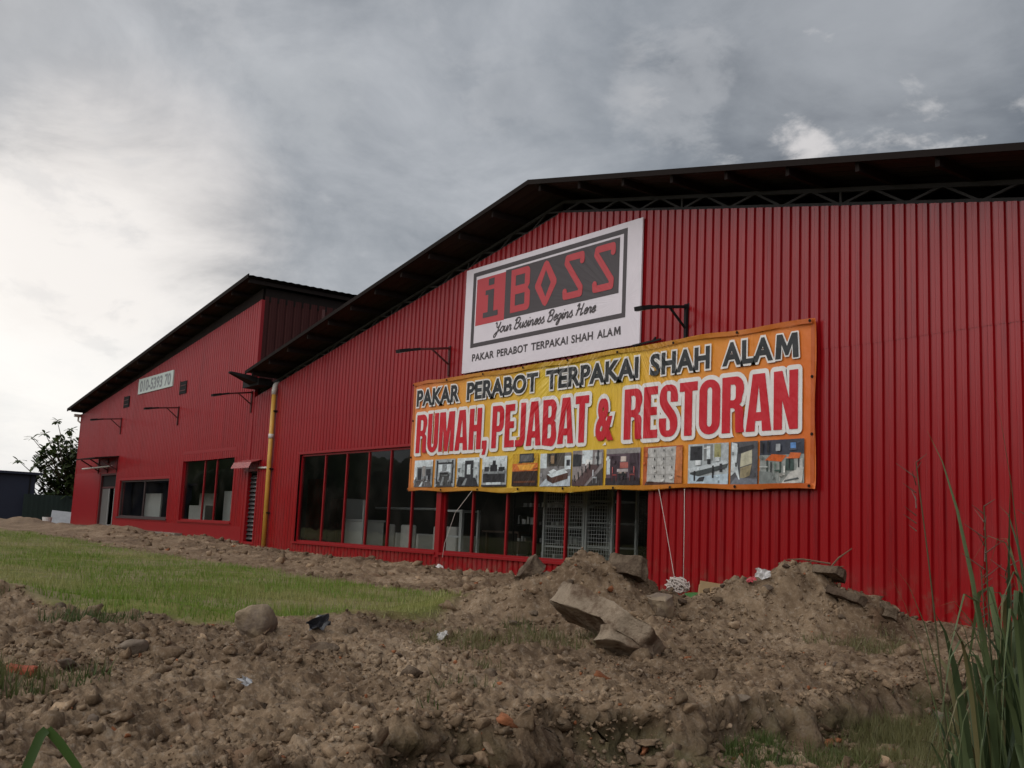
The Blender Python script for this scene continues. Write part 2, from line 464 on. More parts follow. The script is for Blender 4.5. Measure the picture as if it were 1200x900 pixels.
for a, b in (((-27.9, roofR(-27.9)), (RIDGE, roofR(RIDGE))), ((RIDGE, roofR(RIDGE)), (3.2, roofR(3.2)))):
    vg.add([(a[0], -.83, a[1]-.03), (b[0], -.83, b[1]-.03), (b[0], -.83, b[1]+.06), (a[0], -.83, a[1]+.06),
            (a[0], -.80, a[1]-.03), (b[0], -.80, b[1]-.03), (b[0], -.80, b[1]+.06), (a[0], -.80, a[1]+.06)],
           [(0, 1, 2, 3), (7, 6, 5, 4), (3, 2, 6, 7), (4, 5, 1, 0)])
vg.build_each('verge_trim', M['rooftop'], right)
tr = MB()
def truss(xa, xb, step):
    n = int(round(abs(xb - xa)/step)); xs = np.linspace(xa, xb, n + 1)
    lo = lambda x: wallR(x) + .03; hi = lambda x: roofR(x) - .17
    tr.bar((xa, .06, lo(xa)), (xb, .06, lo(xb)), .06); tr.bar((xa, .06, hi(xa)), (xb, .06, hi(xb)), .06)
    for i in range(n):
        a, b = xs[i], xs[i+1]
        if i % 2 == 0: tr.bar((a, .06, lo(a)), (b, .06, hi(b)), .035)
        else: tr.bar((a, .06, hi(a)), (b, .06, lo(b)), .035)
        if i % 6 == 0: tr.bar((a, .06, lo(a)), (a, .06, hi(a)), .035)
truss(RIDGE, 3.0, .52); truss(RIDGE, -28.8, .52)
tr.build('truss', mat('truss_steel', (.026, .023, .022), rough=.8, vary=.3, scale=8), right)
# gable rafter seen through the ladder of the truss, interior shell
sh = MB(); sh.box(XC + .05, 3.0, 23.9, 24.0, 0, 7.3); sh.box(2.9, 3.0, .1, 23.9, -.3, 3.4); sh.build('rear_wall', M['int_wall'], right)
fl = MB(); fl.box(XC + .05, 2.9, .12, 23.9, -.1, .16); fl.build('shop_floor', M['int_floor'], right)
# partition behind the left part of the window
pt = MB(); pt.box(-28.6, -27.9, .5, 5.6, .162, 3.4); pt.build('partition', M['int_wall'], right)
# valley gutter between the two roofs with its pointed outfall
gt = MB()
gy0, gy1 = -.42, 24.0
gt.box(-29.0, -27.86, gy0 + .001, -.04, 4.66, 4.86); gt.box(-29.02, -27.9, -.035, gy1, 4.70, 4.80)
gt.add([(-28.55, -.42, 4.72), (-27.95, -.42, 4.72), (-27.95, -.42, 4.90), (-28.55, -.42, 4.90), (-28.22, -1.18, 4.93), (-28.06, -1.18, 4.93), (-28.06, -1.18, 4.97), (-28.22, -1.18, 4.97)],
       [(0, 1, 2, 3), (4, 7, 6, 5), (0, 4, 5, 1), (1, 5, 6, 2), (2, 6, 7, 3), (3, 7, 4, 0)])
gt.build('valley_gutter', M['black'], right)
# yellow downpipe
dp = MB(); dp.tube([(-27.40, -.13, 4.42), (-27.38, -.13, 2.4), (-27.34, -.13, .02)], .062, 14)
dpo = dp.build('downpipe', M['yellow'], right, smooth=True)
cl = MB(); cl.tube([(-27.40, -.13, 4.38), (-27.40, -.13, 4.52), (-27.42, -.10, 4.64), (-27.46, .02, 4.72)], .074, 12); cl.tube([(-27.385, -.13, 3.16), (-27.385, -.13, 3.28)], .075, 12)
cl.build_each('coupling', M['pvc'], dpo, smooth=True)
bk = MB()
for z in (1.1, 2.3, 3.9): bk.box(-27.50, -27.27, -.145, -.02, z, z + .035)
bk.build_each('clamp', M['steel_dark'], dpo)
# louvred door with its little red hood
lv = MB()
x0, x1, z0, z1 = LOUV
lv.box(x0, x0 + .05, .02, .09, z0, z1); lv.box(x1 - .05, x1, .02, .09, z0, z1); lv.box(x0 + .05, x1 - .05, .02, .09, z1 - .05, z1)
lo = lv.build('louvre_door', M['black'], right)
sl = MB(); n = 15
for i in range(n):
    z = z0 + .06 + i*(z1 - z0 - .15)/n
    sl.add([(x0+.05, .02, z), (x1-.05, .02, z), (x1-.05, .10, z+.10), (x0+.05, .10, z+.10), (x0+.05, .02, z+.012), (x1-.05, .02, z+.012), (x1-.05, .10, z+.112), (x0+.05, .10, z+.112)],
           [(0, 1, 5, 4), (4, 5, 6, 7), (0, 3, 2, 1), (1, 2, 6, 5), (0, 4, 7, 3)])
sl.build('slats', mat('louvre_slat', (.04, .037, .037), rough=.45, vary=.2, scale=5), lo)
bp = MB(); bp.box(x0, x1, .3, .33, z0, z1); bp.build('backing', M['black'], lo)
reveal(LOUV, right, M['red_trim'], pw=.07)
aw = MB()
P = wall_profile(-29.40, -28.12, [], pitch=.10, depth=.02)
for (xa, ya), (xb, yb) in zip(P[:-1], P[1:]):
    q = []
    for yy, zz in ((-.04, 2.60), (-.34, 2.50), (-.42, 2.33)): q.append((yy, zz))
    for (y1_, z1_), (y2_, z2_) in zip(q[:-1], q[1:]):
        aw.add([(xa, y1_, z1_-ya), (xb, y1_, z1_-yb), (xb, y2_, z2_-yb), (xa, y2_, z2_-ya)], [(0, 3, 2, 1)])
aw.build('door_hood', mat('faded_red_sheet', (.30, .05, .05), rough=.4, vary=.2, scale=4), right)
wp = MB(); wp.tube([(-28.25, -.06, 2.37), (-27.5, -.06, 2.36)], .03, 8); wp.build('conduit', M['pvc'], right, smooth=True)

# ---- left warehouse
corr_wall('wall', -47.88, XC, -.3, wallL, [WL1, WL2, DOORL], left, M['red'], seam=lambda x: 2.75 + .01*math.sin(x))
window(WL1, (-38.56,), left, fr=mat('dark_frame', (.05, .03, .03), rough=.5), fw=.06)
window(WL2, (-32.70, -31.68), left, fr=M['red_trim'], fw=.05)
reveal(WL1, left, M['red_trim']); reveal(WL2, left, M['red_trim'])
bd = MB(); bd.box(-41.75, XC - .25, -.038, -.002, .12, .70); bd.build('base_flashing', M['red_trim'], left)
bd = MB(); bd.box(-47.9, -44.12, -.044, -.002, .12, 2.55); bd.build('flat_panel', M['red_trim'], left)
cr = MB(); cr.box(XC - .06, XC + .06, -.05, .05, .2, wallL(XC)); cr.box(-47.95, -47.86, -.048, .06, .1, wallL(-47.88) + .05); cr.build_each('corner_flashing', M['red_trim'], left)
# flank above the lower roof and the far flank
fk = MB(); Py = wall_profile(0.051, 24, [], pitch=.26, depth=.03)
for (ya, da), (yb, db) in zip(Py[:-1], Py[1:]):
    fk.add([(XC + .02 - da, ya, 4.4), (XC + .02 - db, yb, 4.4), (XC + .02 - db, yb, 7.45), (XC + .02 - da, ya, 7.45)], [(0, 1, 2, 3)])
fk.build('side_wall', M['shaded_red'], left)
pd = MB()   # pale vertical posts on the dark flank
for y in (1.9, 3.9, 6.0): pd.box(XC + .055, XC + .085, y, y + .08, 4.9, 7.35)
pd.build_each('side_batten', mat('faded_batten', (.10, .04, .038), rough=.7, vary=.2), left)
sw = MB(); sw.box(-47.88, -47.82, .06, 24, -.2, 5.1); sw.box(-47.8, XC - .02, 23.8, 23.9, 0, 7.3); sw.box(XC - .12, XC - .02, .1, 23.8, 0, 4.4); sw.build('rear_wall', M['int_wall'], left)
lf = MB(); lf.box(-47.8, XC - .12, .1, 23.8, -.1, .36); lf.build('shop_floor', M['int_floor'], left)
sheet_roof('roof', [(-48.05, roofL(-48.05)), (-28.72, roofL(-28.72))], -.6, 24, M['soffit'], left)
pl = MB()
for x in np.arange(-47.6, -28.8, 1.25): 
    z = roofL(x); pl.box(x - .03, x + .03, -.55, 24, z - .13, z - .012)
pl.build_each('purlin', M['steel_dark'], left)
rf = MB()
rf.add([(-47.95, .0, wallL(-47.95) - .02), (XC, .0, wallL(XC) - .02), (XC, .0, roofL(XC) - .14), (-47.95, .0, roofL(-47.95) - .05),
        (-47.95, .06, wallL(-47.95) - .02), (XC, .06, wallL(XC) - .02), (XC, .06, roofL(XC) - .14), (-47.95, .06, roofL(-47.95) - .05)],
       [(0, 1, 2, 3), (7, 6, 5, 4), (3, 2, 6, 7), (0, 4, 5, 1)])
rf.box(XC - .02, XC + .04, .07, 24, 7.3, roofL(XC) - .14)
rf.build('gable_beam', M['steel_dark'], left)
vg = MB(); a, b = (-48.05, roofL(-48.05)), (-28.72, roofL(-28.72))
vg.add([(a[0], -.63, a[1]-.03), (b[0], -.63, b[1]-.03), (b[0], -.63, b[1]+.09), (a[0], -.63, a[1]+.09), (a[0], -.60, a[1]-.03), (b[0], -.60, b[1]-.03), (b[0], -.60, b[1]+.09), (a[0], -.60, a[1]+.09)],
       [(0, 1, 2, 3), (7, 6, 5, 4), (3, 2, 6, 7), (4, 5, 1, 0)])
vg.build_each('verge_trim', M['rooftop'], left)
eg = MB(); eg.box(-48.14, -48.0, -.3, 20, 5.02, 5.14); eg.tube([(-48.07, -.12, 5.02), (-48.07, -.12, 4.86), (-47.98, -.04, 4.78)], .04, 8); eg.build('eave_gutter', M['pvc'], left)
# louvre vents
for vx, vz in ((-41.40, 5.00), (-35.10, 5.03)):
    v = MB(); v.box(vx - .30, vx + .30, -.07, -.028, vz, vz + .42); vo = v.build('vent', M['black'], left)
    s = MB()
    for i in range(2): s.box(vx - .26, vx + .26, -.085, -.072, vz + .09 + i*.17, vz + .12 + i*.17)
    s.box(vx - .34, vx - .302, -.08, -.02, vz - .02, vz + .44); s.build('blades', M['iron_red'], vo)
# doorway
x0, x1, z0, z1 = DOORL
dr = MB(); dr.box(x0, x0 + .07, -.03, .12, z0, z1); dr.box(x1 - .07, x1, -.03, .12, z0, z1); dr.box(x0 + .07, x1 - .07, -.03, .12, z1 - .07, z1); dr.box(x0 + .07, x1 - .07, .02, .09, 1.90, 1.97)
do = dr.build('door', M['iron_red'], left)
d2 = MB(); d2.box(x0 + .08, -42.95, .05, .09, .38, 1.895); d2.box(-42.94, x1 - .08, .30, .34, .38, 1.895); d2.build('door_leaf', mat('dull_grey_door', (.13, .125, .12), rough=.35, vary=.2), do)
d3 = MB()
for x in (-42.93, -42.22): d3.box(x, x + .09, .02, .05, .38, 1.895)
d3.box(-42.93, -42.13, .02, .05, .38, .50); d3.build('frame', M['alu'], do)
d4 = MB(); d4.box(x0 + .08, x1 - .08, .05, .06, 1.975, z1 - .08); d4.build('transom', M['black'], do)
# awning above the doorway
cn = MB()
cn.add([(-44.6, -.04, 3.10), (-41.75, -.04, 3.10), (-41.75, -.95, 2.98), (-44.6, -.95, 2.98), (-44.6, -.04, 3.14), (-41.75, -.04, 3.14), (-41.75, -.95, 3.02), (-44.6, -.95, 3.02)],
       [(0, 1, 2, 3), (7, 6, 5, 4), (3, 2, 6, 7), (1, 5, 6, 2), (0, 3, 7, 4)])
co_ = cn.build('awning', M['steel_dark'], left)
cb = MB()
for x in (-44.4, -43.1, -41.9):
    cb.bar((x, -.05, 2.60), (x, -.75, 2.99), .045); cb.bar((x, -.05, 2.50), (x, -.05, 3.08), .045)
cb.build_each('bracket', M['iron_red'], co_)
ct = MB(); ct.tube([(-44.9, -.55, 2.66), (-41.9, -.25, 2.74)], .03, 8); ct.build('tube_light', M['pvc'], co_, smooth=True)
# concrete kerb along the foot of the left wall
kb = MB(); kb.box(-47.9, -34.0, -.30, -.05, -.1, .385); kb.box(-33.9, -29.3, -.22, -.05, -.1, .30); kb.build_each('plinth', M['concrete'], left)

# ------------------------------------------------------------------ flood lamps on arms
def floodlight(x, z, label, reach=1.2, droop=.25, mt='iron_red'):
    o = empty('floodlight', (x, -.03, z), label, 'flood lamp', 'flood lamps on arms along the red walls')
    a = MB()
    a.bar((x, -.055, z - .60), (x, -.055, z + .04), .05)
    a.bar((x, -.05, z), (x, -.05 - reach*.62, z - droop*.55), .045)
    a.build('bracket', M[mt], o)
    b = MB(); b.bar((x, -.06, z - .36), (x, -.05 - reach*.36, z - droop*.33), .03); b.build('brace', M[mt], o)
    h = MB()
    p = Vector((x, -.05 - reach*.60, z - droop*.52)); q = Vector((x, -.05 - reach, z - droop)); m_ = p.lerp(q, .5)
    h.bar(p, m_, .10, .05); h.bar(m_, q, .17, .065)
    ho = h.build('lamp_head', M['black'], o)
    l = MB(); l.bar(m_ + Vector((0, -.02, -.037)), q + Vector((0, .02, -.037)), .13, .006); l.build('lens', M['zinc'], ho)
    w = MB(); w.box(x - .06, x + .06, -.036, -.028, z - .62, z - .5); w.box(x - .06, x + .06, -.036, -.028, z - .02, z + .06); w.build_each('wall_plate', M[mt], o)
    return o
floodlight(-18.62, 4.69, 'lamp arm on red wall just left of the white sign board', 1.27, .24)
floodlight(-11.72, 4.57, 'dark lamp arm above the orange banner right of the white sign', 1.05, .2, 'black')
floodlight(-41.88, 4.58, 'farthest lamp arm, near the left corner above the doorway awning', 1.15, .15)
floodlight(-35.40, 4.57, 'lamp arm under the small white number sign', 1.15, .15)
floodlight(-29.13, 4.59, 'lamp arm under the gutter outfall beside the yellow downpipe', 1.2, .22)
hk = MB(); hk.bar((-12.9, -.09, 4.07), (-12.25, -.09, 4.10), .03); hk.bar((-12.42, -.09, 4.10), (-12.42, -.03, 4.16), .03)
tag(hk.build('iron_bracket', M['black']), 'short black iron bar poking up behind the top of the orange banner', 'bracket')

# ------------------------------------------------------------------ lettering
def text_mesh(body, offset=0.0, shear=0.0, spacing=1.0):
    cu = bpy.data.curves.new('t', 'FONT'); cu.body = body; cu.size = 1; cu.offset = offset; cu.shear = shear
    cu.space_character = spacing; cu.resolution_u = 4; cu.fill_mode = 'FRONT'
    ob = bpy.data.objects.new('t', cu); COL.objects.link(ob)
    dg = bpy.context.evaluated_depsgraph_get(); dg.update()
    me = bpy.data.meshes.new_from_object(ob.evaluated_get(dg))
    bpy.data.objects.remove(ob); bpy.data.curves.remove(cu)
    v = np.zeros(len(me.vertices)*3); me.vertices.foreach_get('co', v); v = v.reshape(-1, 3)
    f = [tuple(p.vertices) for p in me.polygons]
    bpy.data.meshes.remove(me)
    return v, f
def word(body, x0, x1, z0, z1, y, mats, parent, name='lettering', bold=.02, outline=0., shear=0., spacing=1.0, skirt=None):
    """fit a word into a box; mats = (face, outline)"""
    y00 = text_mesh(body, 0, shear, spacing)[0][:, 1]; ya, yb = y00.min(), y00.max()
    v, f = text_mesh(body, bold, shear, spacing); v[:, 1] = np.clip(v[:, 1], ya - bold*.6, yb + bold*.6)   # no mitre spikes
    lo, hi = v[:, 0].min(), v[:, 0].max()
    zb, zt = (skirt if skirt else (v[:, 1].min(), v[:, 1].max()))
    sx = (x1 - x0)/(hi - lo); sz = (z1 - z0)/(zt - zb)
    def put(v, f, y, m, nm):
        mb = MB(); mb.add([(x0 + (p[0] - lo)*sx, y, z0 + (p[1] - zb)*sz) for p in v], f); return mb.build(nm, m, parent)
    put(v, f, y, mats[0], name)
    if outline:
        v2, f2 = text_mesh(body, bold + outline, shear, spacing); v2[:, 1] = np.clip(v2[:, 1], ya - bold - outline, yb + bold + outline); put(v2, f2, y + .004, mats[1], name + '_outline')

# heavy condensed capitals drawn as outlines (outer loop, holes)
def arc(cx, cz, rx, rz, a0, a1, n=7):
    return [(cx + rx*math.cos(R(a0 + (a1-a0)*i/n)), cz + rz*math.sin(R(a0 + (a1-a0)*i/n))) for i in range(n+1)]
def rrect(x0, z0, x1, z1, rx, rz):
    return arc(x1-rx, z1-rz, rx, rz, 0, 90) + arc(x0+rx, z1-rz, rx, rz, 90, 180) + arc(x0+rx, z0+rz, rx, rz, 180, 270) + arc(x1-rx, z0+rz, rx, rz, 270, 360)
def glyph(c):
    s = .215; b = .135      # stem, bar
    if c == 'R': return .56, [[(0,0),(0,1)] + arc(.36,.78,.2,.22,90,-40) + [(.50,.54),(.46,.51)] + arc(.40,.38,.15,.11,70,0) + [(.55,.1),(.57,0),(.36,0),(.345,.1),(.34,.36),(.32,.42),(.27,.44),(s,.44),(s,0)], [(s,.58),(s,.86)] + arc(.29,.79,.06,.07,90,0) + arc(.29,.65,.06,.07,0,-90)]
    if c == 'P': return .54, [[(0,0),(0,1)] + arc(.34,.80,.2,.2,90,0) + arc(.34,.58,.2,.2,0,-90) + [(s,.38),(s,0)], [(s,.52),(s,.86)] + arc(.28,.79,.055,.07,90,0) + arc(.28,.59,.055,.07,0,-90)]
    if c == 'B': return .56, [[(0,0),(0,1)] + arc(.36,.80,.19,.2,90,-30) + [(.51,.56),(.46,.525),(.52,.49)] + arc(.37,.2,.2,.24,30,-90) , [(s,.60),(s,.86)] + arc(.285,.80,.06,.06,90,0) + arc(.285,.66,.06,.06,0,-90), [(s,.14),(s,.45)] + arc(.29,.38,.065,.07,90,0) + arc(.29,.21,.065,.07,0,-90)]
    if c == 'U': return .55, [[(0,1),(s,1),(s,.2)] + arc(.275,.2,.06,.07,180,360) + [(.335,1),(.55,1),(.55,.24)] + arc(.275,.24,.275,.25,0,-180)]
    if c == 'J': return .42, [[(.205,1),(.42,1),(.42,.2)] + arc(.22,.2,.2,.2,0,-75) + [(0,0),(0,.16),(.10,.15)] + arc(.13,.22,.075,.07,-90,0)]
    if c == 'M': return .76, [[(0,0),(0,1),(.29,1),(.38,.46),(.47,1),(.76,1),(.76,0),(.57,0),(.57,.62),(.46,0),(.30,0),(.19,.62),(.19,0)]]
    if c == 'N': return .56, [[(0,0),(0,1),(.20,1),(.36,.52),(.36,1),(.56,1),(.56,0),(.37,0),(.20,.5),(.20,0)]]
    if c == 'H': return .57, [[(0,0),(0,1),(s,1),(s,.60),(.355,.60),(.355,1),(.57,1),(.57,0),(.355,0),(.355,.44),(s,.44),(s,0)]]
    if c == 'E': return .43, [[(0,0),(0,1),(.42,1),(.42,.84),(s,.84),(s,.60),(.40,.60),(.40,.44),(s,.44),(s,.16),(.43,.16),(.43,0)]]
    if c == 'T': return .50, [[(.1425,0),(.1425,.83),(0,.83),(0,1),(.50,1),(.50,.83),(.3575,.83),(.3575,0)]]
    if c == 'A': return .62, [[(0,0),(.16,1),(.46,1),(.62,0),(.40,0),(.385,.18),(.235,.18),(.22,0)], [(.25,.33),(.37,.33),(.312,.80)]]
    if c == 'O': return .56, [rrect(0,0,.56,1,.27,.22), rrect(.215,.14,.345,.86,.064,.07)]
    if c == 'S': return .53, [[]]
    if c == ',': return .22, [[(0,.2),(.215,.2),(.215,.02),(.15,-.14),(.0,-.14),(.07,0),(0,0)]]
def em(x0, x1, z0, z1, y, mats, parent, ow=0):
    g = [(0,0),(.05,1),(.25,1),(.42,.50),(.59,1),(.79,1),(.84,0),(.64,0),(.615,.58),(.47,.12),(.37,.12),(.225,.58),(.20,0)]
    L = clean([(x0 + a/.84*(x1 - x0), z0 + b*(z1 - z0)) for a, b in g], False)
    v, f = curve_fill([L], 0); MB().add([(p[0], y, p[1]) for p in v], f).build('lettering', mats[0], parent)
    if ow:
        v, f = curve_fill([grow(L, ow)], 0); MB().add([(p[0], y + .0047, p[1]) for p in v], f).build('lettering_outline', mats[1], parent)
def smooth_line(P, n=5):
    P = [np.array(p, float) for p in P]; out = []
    for i in range(len(P) - 1):
        p0, p1, p2, p3 = P[max(i-1, 0)], P[i], P[i+1], P[min(i+2, len(P)-1)]
        for k in range(n):
            t = k/n; out.append(.5*((2*p1) + (-p0+p2)*t + (2*p0-5*p1+4*p2-p3)*t*t + (-p0+3*p1-3*p2+p3)*t**3))
    out.append(P[-1]); return out
def curve_fill(loops_list, offset):
    cu = bpy.data.curves.new('g', 'CURVE'); cu.dimensions = '2D'; cu.fill_mode = 'FRONT'; cu.offset = offset
    for lp in loops_list:
        sp = cu.splines.new('POLY'); sp.points.add(len(lp) - 1); sp.use_cyclic_u = True
        for p, (x, z) in zip(sp.points, lp): p.co = (x, z, 0, 1)
    ob = bpy.data.objects.new('g', cu); COL.objects.link(ob)
    dg = bpy.context.evaluated_depsgraph_get(); dg.update()
    me = bpy.data.meshes.new_from_object(ob.evaluated_get(dg))
    bpy.data.objects.remove(ob); bpy.data.curves.remove(cu)
    v = np.zeros(len(me.vertices)*3); me.vertices.foreach_get('co', v); v = v.reshape(-1, 3)
    f = [tuple(p.vertices) for p in me.polygons]; bpy.data.meshes.remove(me)
    return v, f
def clean(lp, cw):
    out = []
    for p in lp:
        if not out or math.dist(p, out[-1]) > .006: out.append(p)
    if math.dist(out[0], out[-1]) < .006: out.pop()
    a = sum(out[i][0]*out[(i+1) % len(out)][1] - out[(i+1) % len(out)][0]*out[i][1] for i in range(len(out)))
    if (a < 0) != cw: out = out[::-1]
    return out
def grow(lp, d):
    """offset a counter-clockwise loop outwards with rounded joins"""
    n = len(lp); out = []
    for i in range(n):
        p0, p1, p2 = np.array(lp[i-1]), np.array(lp[i]), np.array(lp[(i+1) % n])
        a = p1 - p0; b = p2 - p1
        na = np.array([a[1], -a[0]])/np.linalg.norm(a); nb = np.array([b[1], -b[0]])/np.linalg.norm(b)
        cr_ = a[0]*b[1] - a[1]*b[0]
        if cr_ > 0:
            t0 = math.atan2(na[1], na[0]); t1 = math.atan2(nb[1], nb[0])
            while t1 < t0: t1 += 2*math.pi
            for k in range(4): 
                t = t0 + (t1 - t0)*k/3; out.append(tuple(p1 + d*np.array([math.cos(t), math.sin(t)])))
        else:
            m_ = na + nb; m_ = m_/max(np.linalg.norm(m_), .2); c_ = max(.35, float(m_ @ na))
            out.append(tuple(p1 + m_*d/c_))
    return out
def heavy(text, x0, x1, z0, z1, y, parent, ow=.07, gap=.05):
    loops = []; x = 0
    for c in text:
        w, ls = glyph(c)
        loops.append([[(px + x, pz) for px, pz in l] for l in ls]); x += w + gap
    W = x - gap; sx = (x1 - x0)/W; sz = z1 - z0
    face = MB(); back = MB()
    for k, ls in enumerate(loops):
        if not ls[0]:      # the S is one swelling stroke
            ox = min(px for px, _ in loops[k-1][0]) + glyph(text[k-1])[0] + gap
            cl = [(.425,.66),(.425,.78),(.40,.88),(.33,.93),(.265,.935),(.19,.93),(.125,.87),(.105,.77),(.12,.67),(.19,.575),(.28,.49),(.37,.40),(.42,.31),(.425,.20),(.40,.12),(.33,.07),(.265,.065),(.19,.07),(.13,.12),(.105,.22),(.105,.36)]
            wd = [.212,.212,.18,.145,.13,.145,.19,.215,.22,.215,.21,.215,.22,.215,.18,.145,.13,.145,.18,.212,.212]
            C_ = [(x0 + (px + ox)*sx, z0 + pz*sz) for px, pz in cl]; wd = [q_*sx for q_ in wd]
            face.ribbon(smooth_line(C_, 4), list(np.interp(np.linspace(0, 20, 81), range(21), wd)), y)
            C2 = [(C_[0][0], C_[0][1] - ow)] + C_ + [(C_[-1][0], C_[-1][1] + ow)]; wd2 = [q_ + 2*ow for q_ in [wd[0]] + wd + [wd[-1]]]
            back.ribbon(smooth_line(C2, 4), list(np.interp(np.linspace(0, 22, 89), range(23), wd2)), y + .0062)
            back.polyxz([(x0 + (px + ox)*sx, z0 + pz*sz) for px, pz in ((.1,.14),(.43,.14),(.43,.86),(.1,.86))], y + .0068)
            continue
        L = [[(x0 + px*sx, z0 + pz*sz) for px, pz in l] for l in ls]
        L = [clean(l, i > 0) for i, l in enumerate(L)]
        v, f = curve_fill(L, 0)
        face.add([(p[0], y, p[1]) for p in v], f)
        v, f = curve_fill([grow(L[0], ow)], 0)
        back.add([(p[0], y + .006 + .0006*(k % 3), p[1]) for p in v], f)
    face.build('lettering', M['b_red'], parent); back.build('lettering_outline', M['b_white'], parent)

# ------------------------------------------------------------------ orange banner
BK = .99           # the cloth hangs 12 cm off the wall
def bx_(x): return x*BK
def bz_(z): return .87 + (z - .87)*BK
YB = -.12
ban = empty('banner', (bx_(-14.6), YB, bz_(1.65)), 'long orange vinyl banner with big red RUMAH, PEJABAT & RESTORAN and a row of pictures', 'banner')
def sag(x):
    u = (x - bx_(-20.1))/(bx_(-9.25) - bx_(-20.1)); return u
mb = MB(); nx, nz = 120, 24
XA, XB, ZA, ZB = bx_(-20.09), bx_(-9.25), bz_(1.655), bz_(4.055)
vs = []
for j in range(nz + 1):
    for i in range(nx + 1):
        u, w = i/nx, j/nz
        x = XA + (XB - XA)*u; z = ZA + (ZB - ZA)*w
        e = abs(w - .5)*2
        if j in (0, nz): z += .018*math.sin(u*34) * (1 if j == 0 else .6) + (.02*math.sin(u*9 + 1))
        if i in (0, nx): x += .012*math.sin(w*9 + i)
        edge = max(0, abs(w - .5)*2 - .93)/.07
        y = YB + edge*.035*math.sin(u*55 + 3*math.sin(u*13))
        vs.append((x, y, z))
fs = [(j*(nx+1)+i, j*(nx+1)+i+1, (j+1)*(nx+1)+i+1, (j+1)*(nx+1)+i) for j in range(nz) for i in range(nx)]
mb.add(vs, fs); mb.build('cloth', M['banner'], ban, smooth=True)
hm = MB()
for za, zb in ((ZA + .005, ZA + .075), (ZB - .075, ZB - .005)):
    n = 90; q = []
    for i in range(n + 1):
        u = i/n; x = XA + .03 + (XB - XA - .06)*u
        e = .014*math.sin(u*34) + .02*math.sin(u*9 + 1)
        q += [(x, YB - .042 - .012*math.sin(u*47), za + e), (x, YB - .048 - .012*math.sin(u*47 + .4), zb + e*.6)]
    hm.add(q, [(2*i, 2*i+2, 2*i+3, 2*i+1) for i in range(n)])
for xa, xb in ((XA + .01, XA + .075), (XB - .075, XB - .01)):
    hm.polyxz([(xa, ZA + .02), (xb, ZA + .02), (xb, ZB - .02), (xa, ZB - .02)], YB - .008)
hm.build_each('hem', M['hem'], ban)
ey = MB()
for x in np.linspace(XA + .06, XB - .06, 9):
    for z in (ZA + .04, ZB - .04): ey.tube([(x, YB - .062, z), (x, YB - .055, z)], .022, 8)
for z in (2.4, 3.2):
    for x in (XA + .05, XB - .05): ey.tube([(x, YB - .02, z), (x, YB - .009, z)], .022, 8)
ey.build_each('eyelet', M['steel_dark'], ban)
rows = [('PAKAR', -19.90, -18.21), ('PERABOT', -17.93, -15.56), ('TERPAKAI', -15.31, -12.82), ('SHAH', -12.54, -11.22), ('ALA', -10.96, -9.98)]
for w, a, b in rows:
    word(w, bx_(a), bx_(b), bz_(3.525), bz_(3.885), YB - .03, (M['b_char'], M['b_white']), ban, bold=.038, outline=.055, spacing=1.08)
em(bx_(-9.94), bx_(-9.52), bz_(3.525), bz_(3.885), YB - .03, (M['b_char'], M['b_white']), ban, .022)
heavy('RUMAH,', bx_(-19.84), bx_(-17.14), bz_(2.50), bz_(3.335), YB - .028, ban)
heavy('PEJABAT', bx_(-16.98), bx_(-14.06), bz_(2.50), bz_(3.335), YB - .028, ban)
word('&', bx_(-13.87), bx_(-13.40), bz_(2.51), bz_(3.24), YB - .026, (M['b_red'], M['b_white']), ban, bold=.045, outline=.07)
heavy('RESTORAN', bx_(-13.14), bx_(-9.53), bz_(2.50), bz_(3.35), YB - .028, ban)

# the printed pictures of second-hand furniture: unit-square collages
def pic(x0, x1, z0, z1, bg, shapes):
    mb = MB(); y = YB - .022
    X = lambda u: bx_(x0 + (x1 - x0)*u); Z = lambda w: bz_(z0 + (z1 - z0)*w)
    mb.polyxz([(X(0), Z(0)), (X(1), Z(0)), (X(1), Z(1)), (X(0), Z(1))], y, bg)
    for i, (c, pts) in enumerate(shapes):
        mb.polyxz([(X(u), Z(w)) for u, w in pts], y - .0012*(i + 1), c)
    r_ = random.Random(int(abs(x0)*100)); n0 = len(shapes)
    def inside(u, w, P_):
        hit = False
        for (a, b), (c_, d) in zip(P_, P_[1:] + P_[:1]):
            if (b > w) != (d > w) and u < (c_ - a)*(w - b)/(d - b) + a: hit = not hit
        return hit
    for k in range(9):
        u, w = r_.uniform(.04, .93), r_.uniform(.04, .93); c = bg
        for cc_, P_ in shapes:
            if inside(u, w, P_): c = cc_
        f = r_.choice((.35, .55, .75, 1.2, 1.35, 1.5)); du, dw = r_.uniform(.012, .045), r_.uniform(.012, .06)
        if r_.random() < .3: du *= 2.2; dw *= .35
        a = r_.uniform(-.02, .02)
        c = tuple(min(.8, v*f + .01) for v in c)
        mb.polyxz([(X(u - du), Z(w - dw)), (X(min(u + du, .99)), Z(w - dw + a)), (X(min(u + du, .99)), Z(min(w + dw + a, .99))), (X(u - du), Z(min(w + dw, .99)))], y - .0012*(n0 + 1) - .00006*k, c)
    return mb.build('picture', M['b_photo'], ban)
def q(a, b, c, d): return [(a, b), (c, b), (c, d), (a, d)]
W_ = (.62, .68, .70); G_ = (.24, .26, .27); D_ = (.03, .03, .035); B_ = (.10, .06, .04)
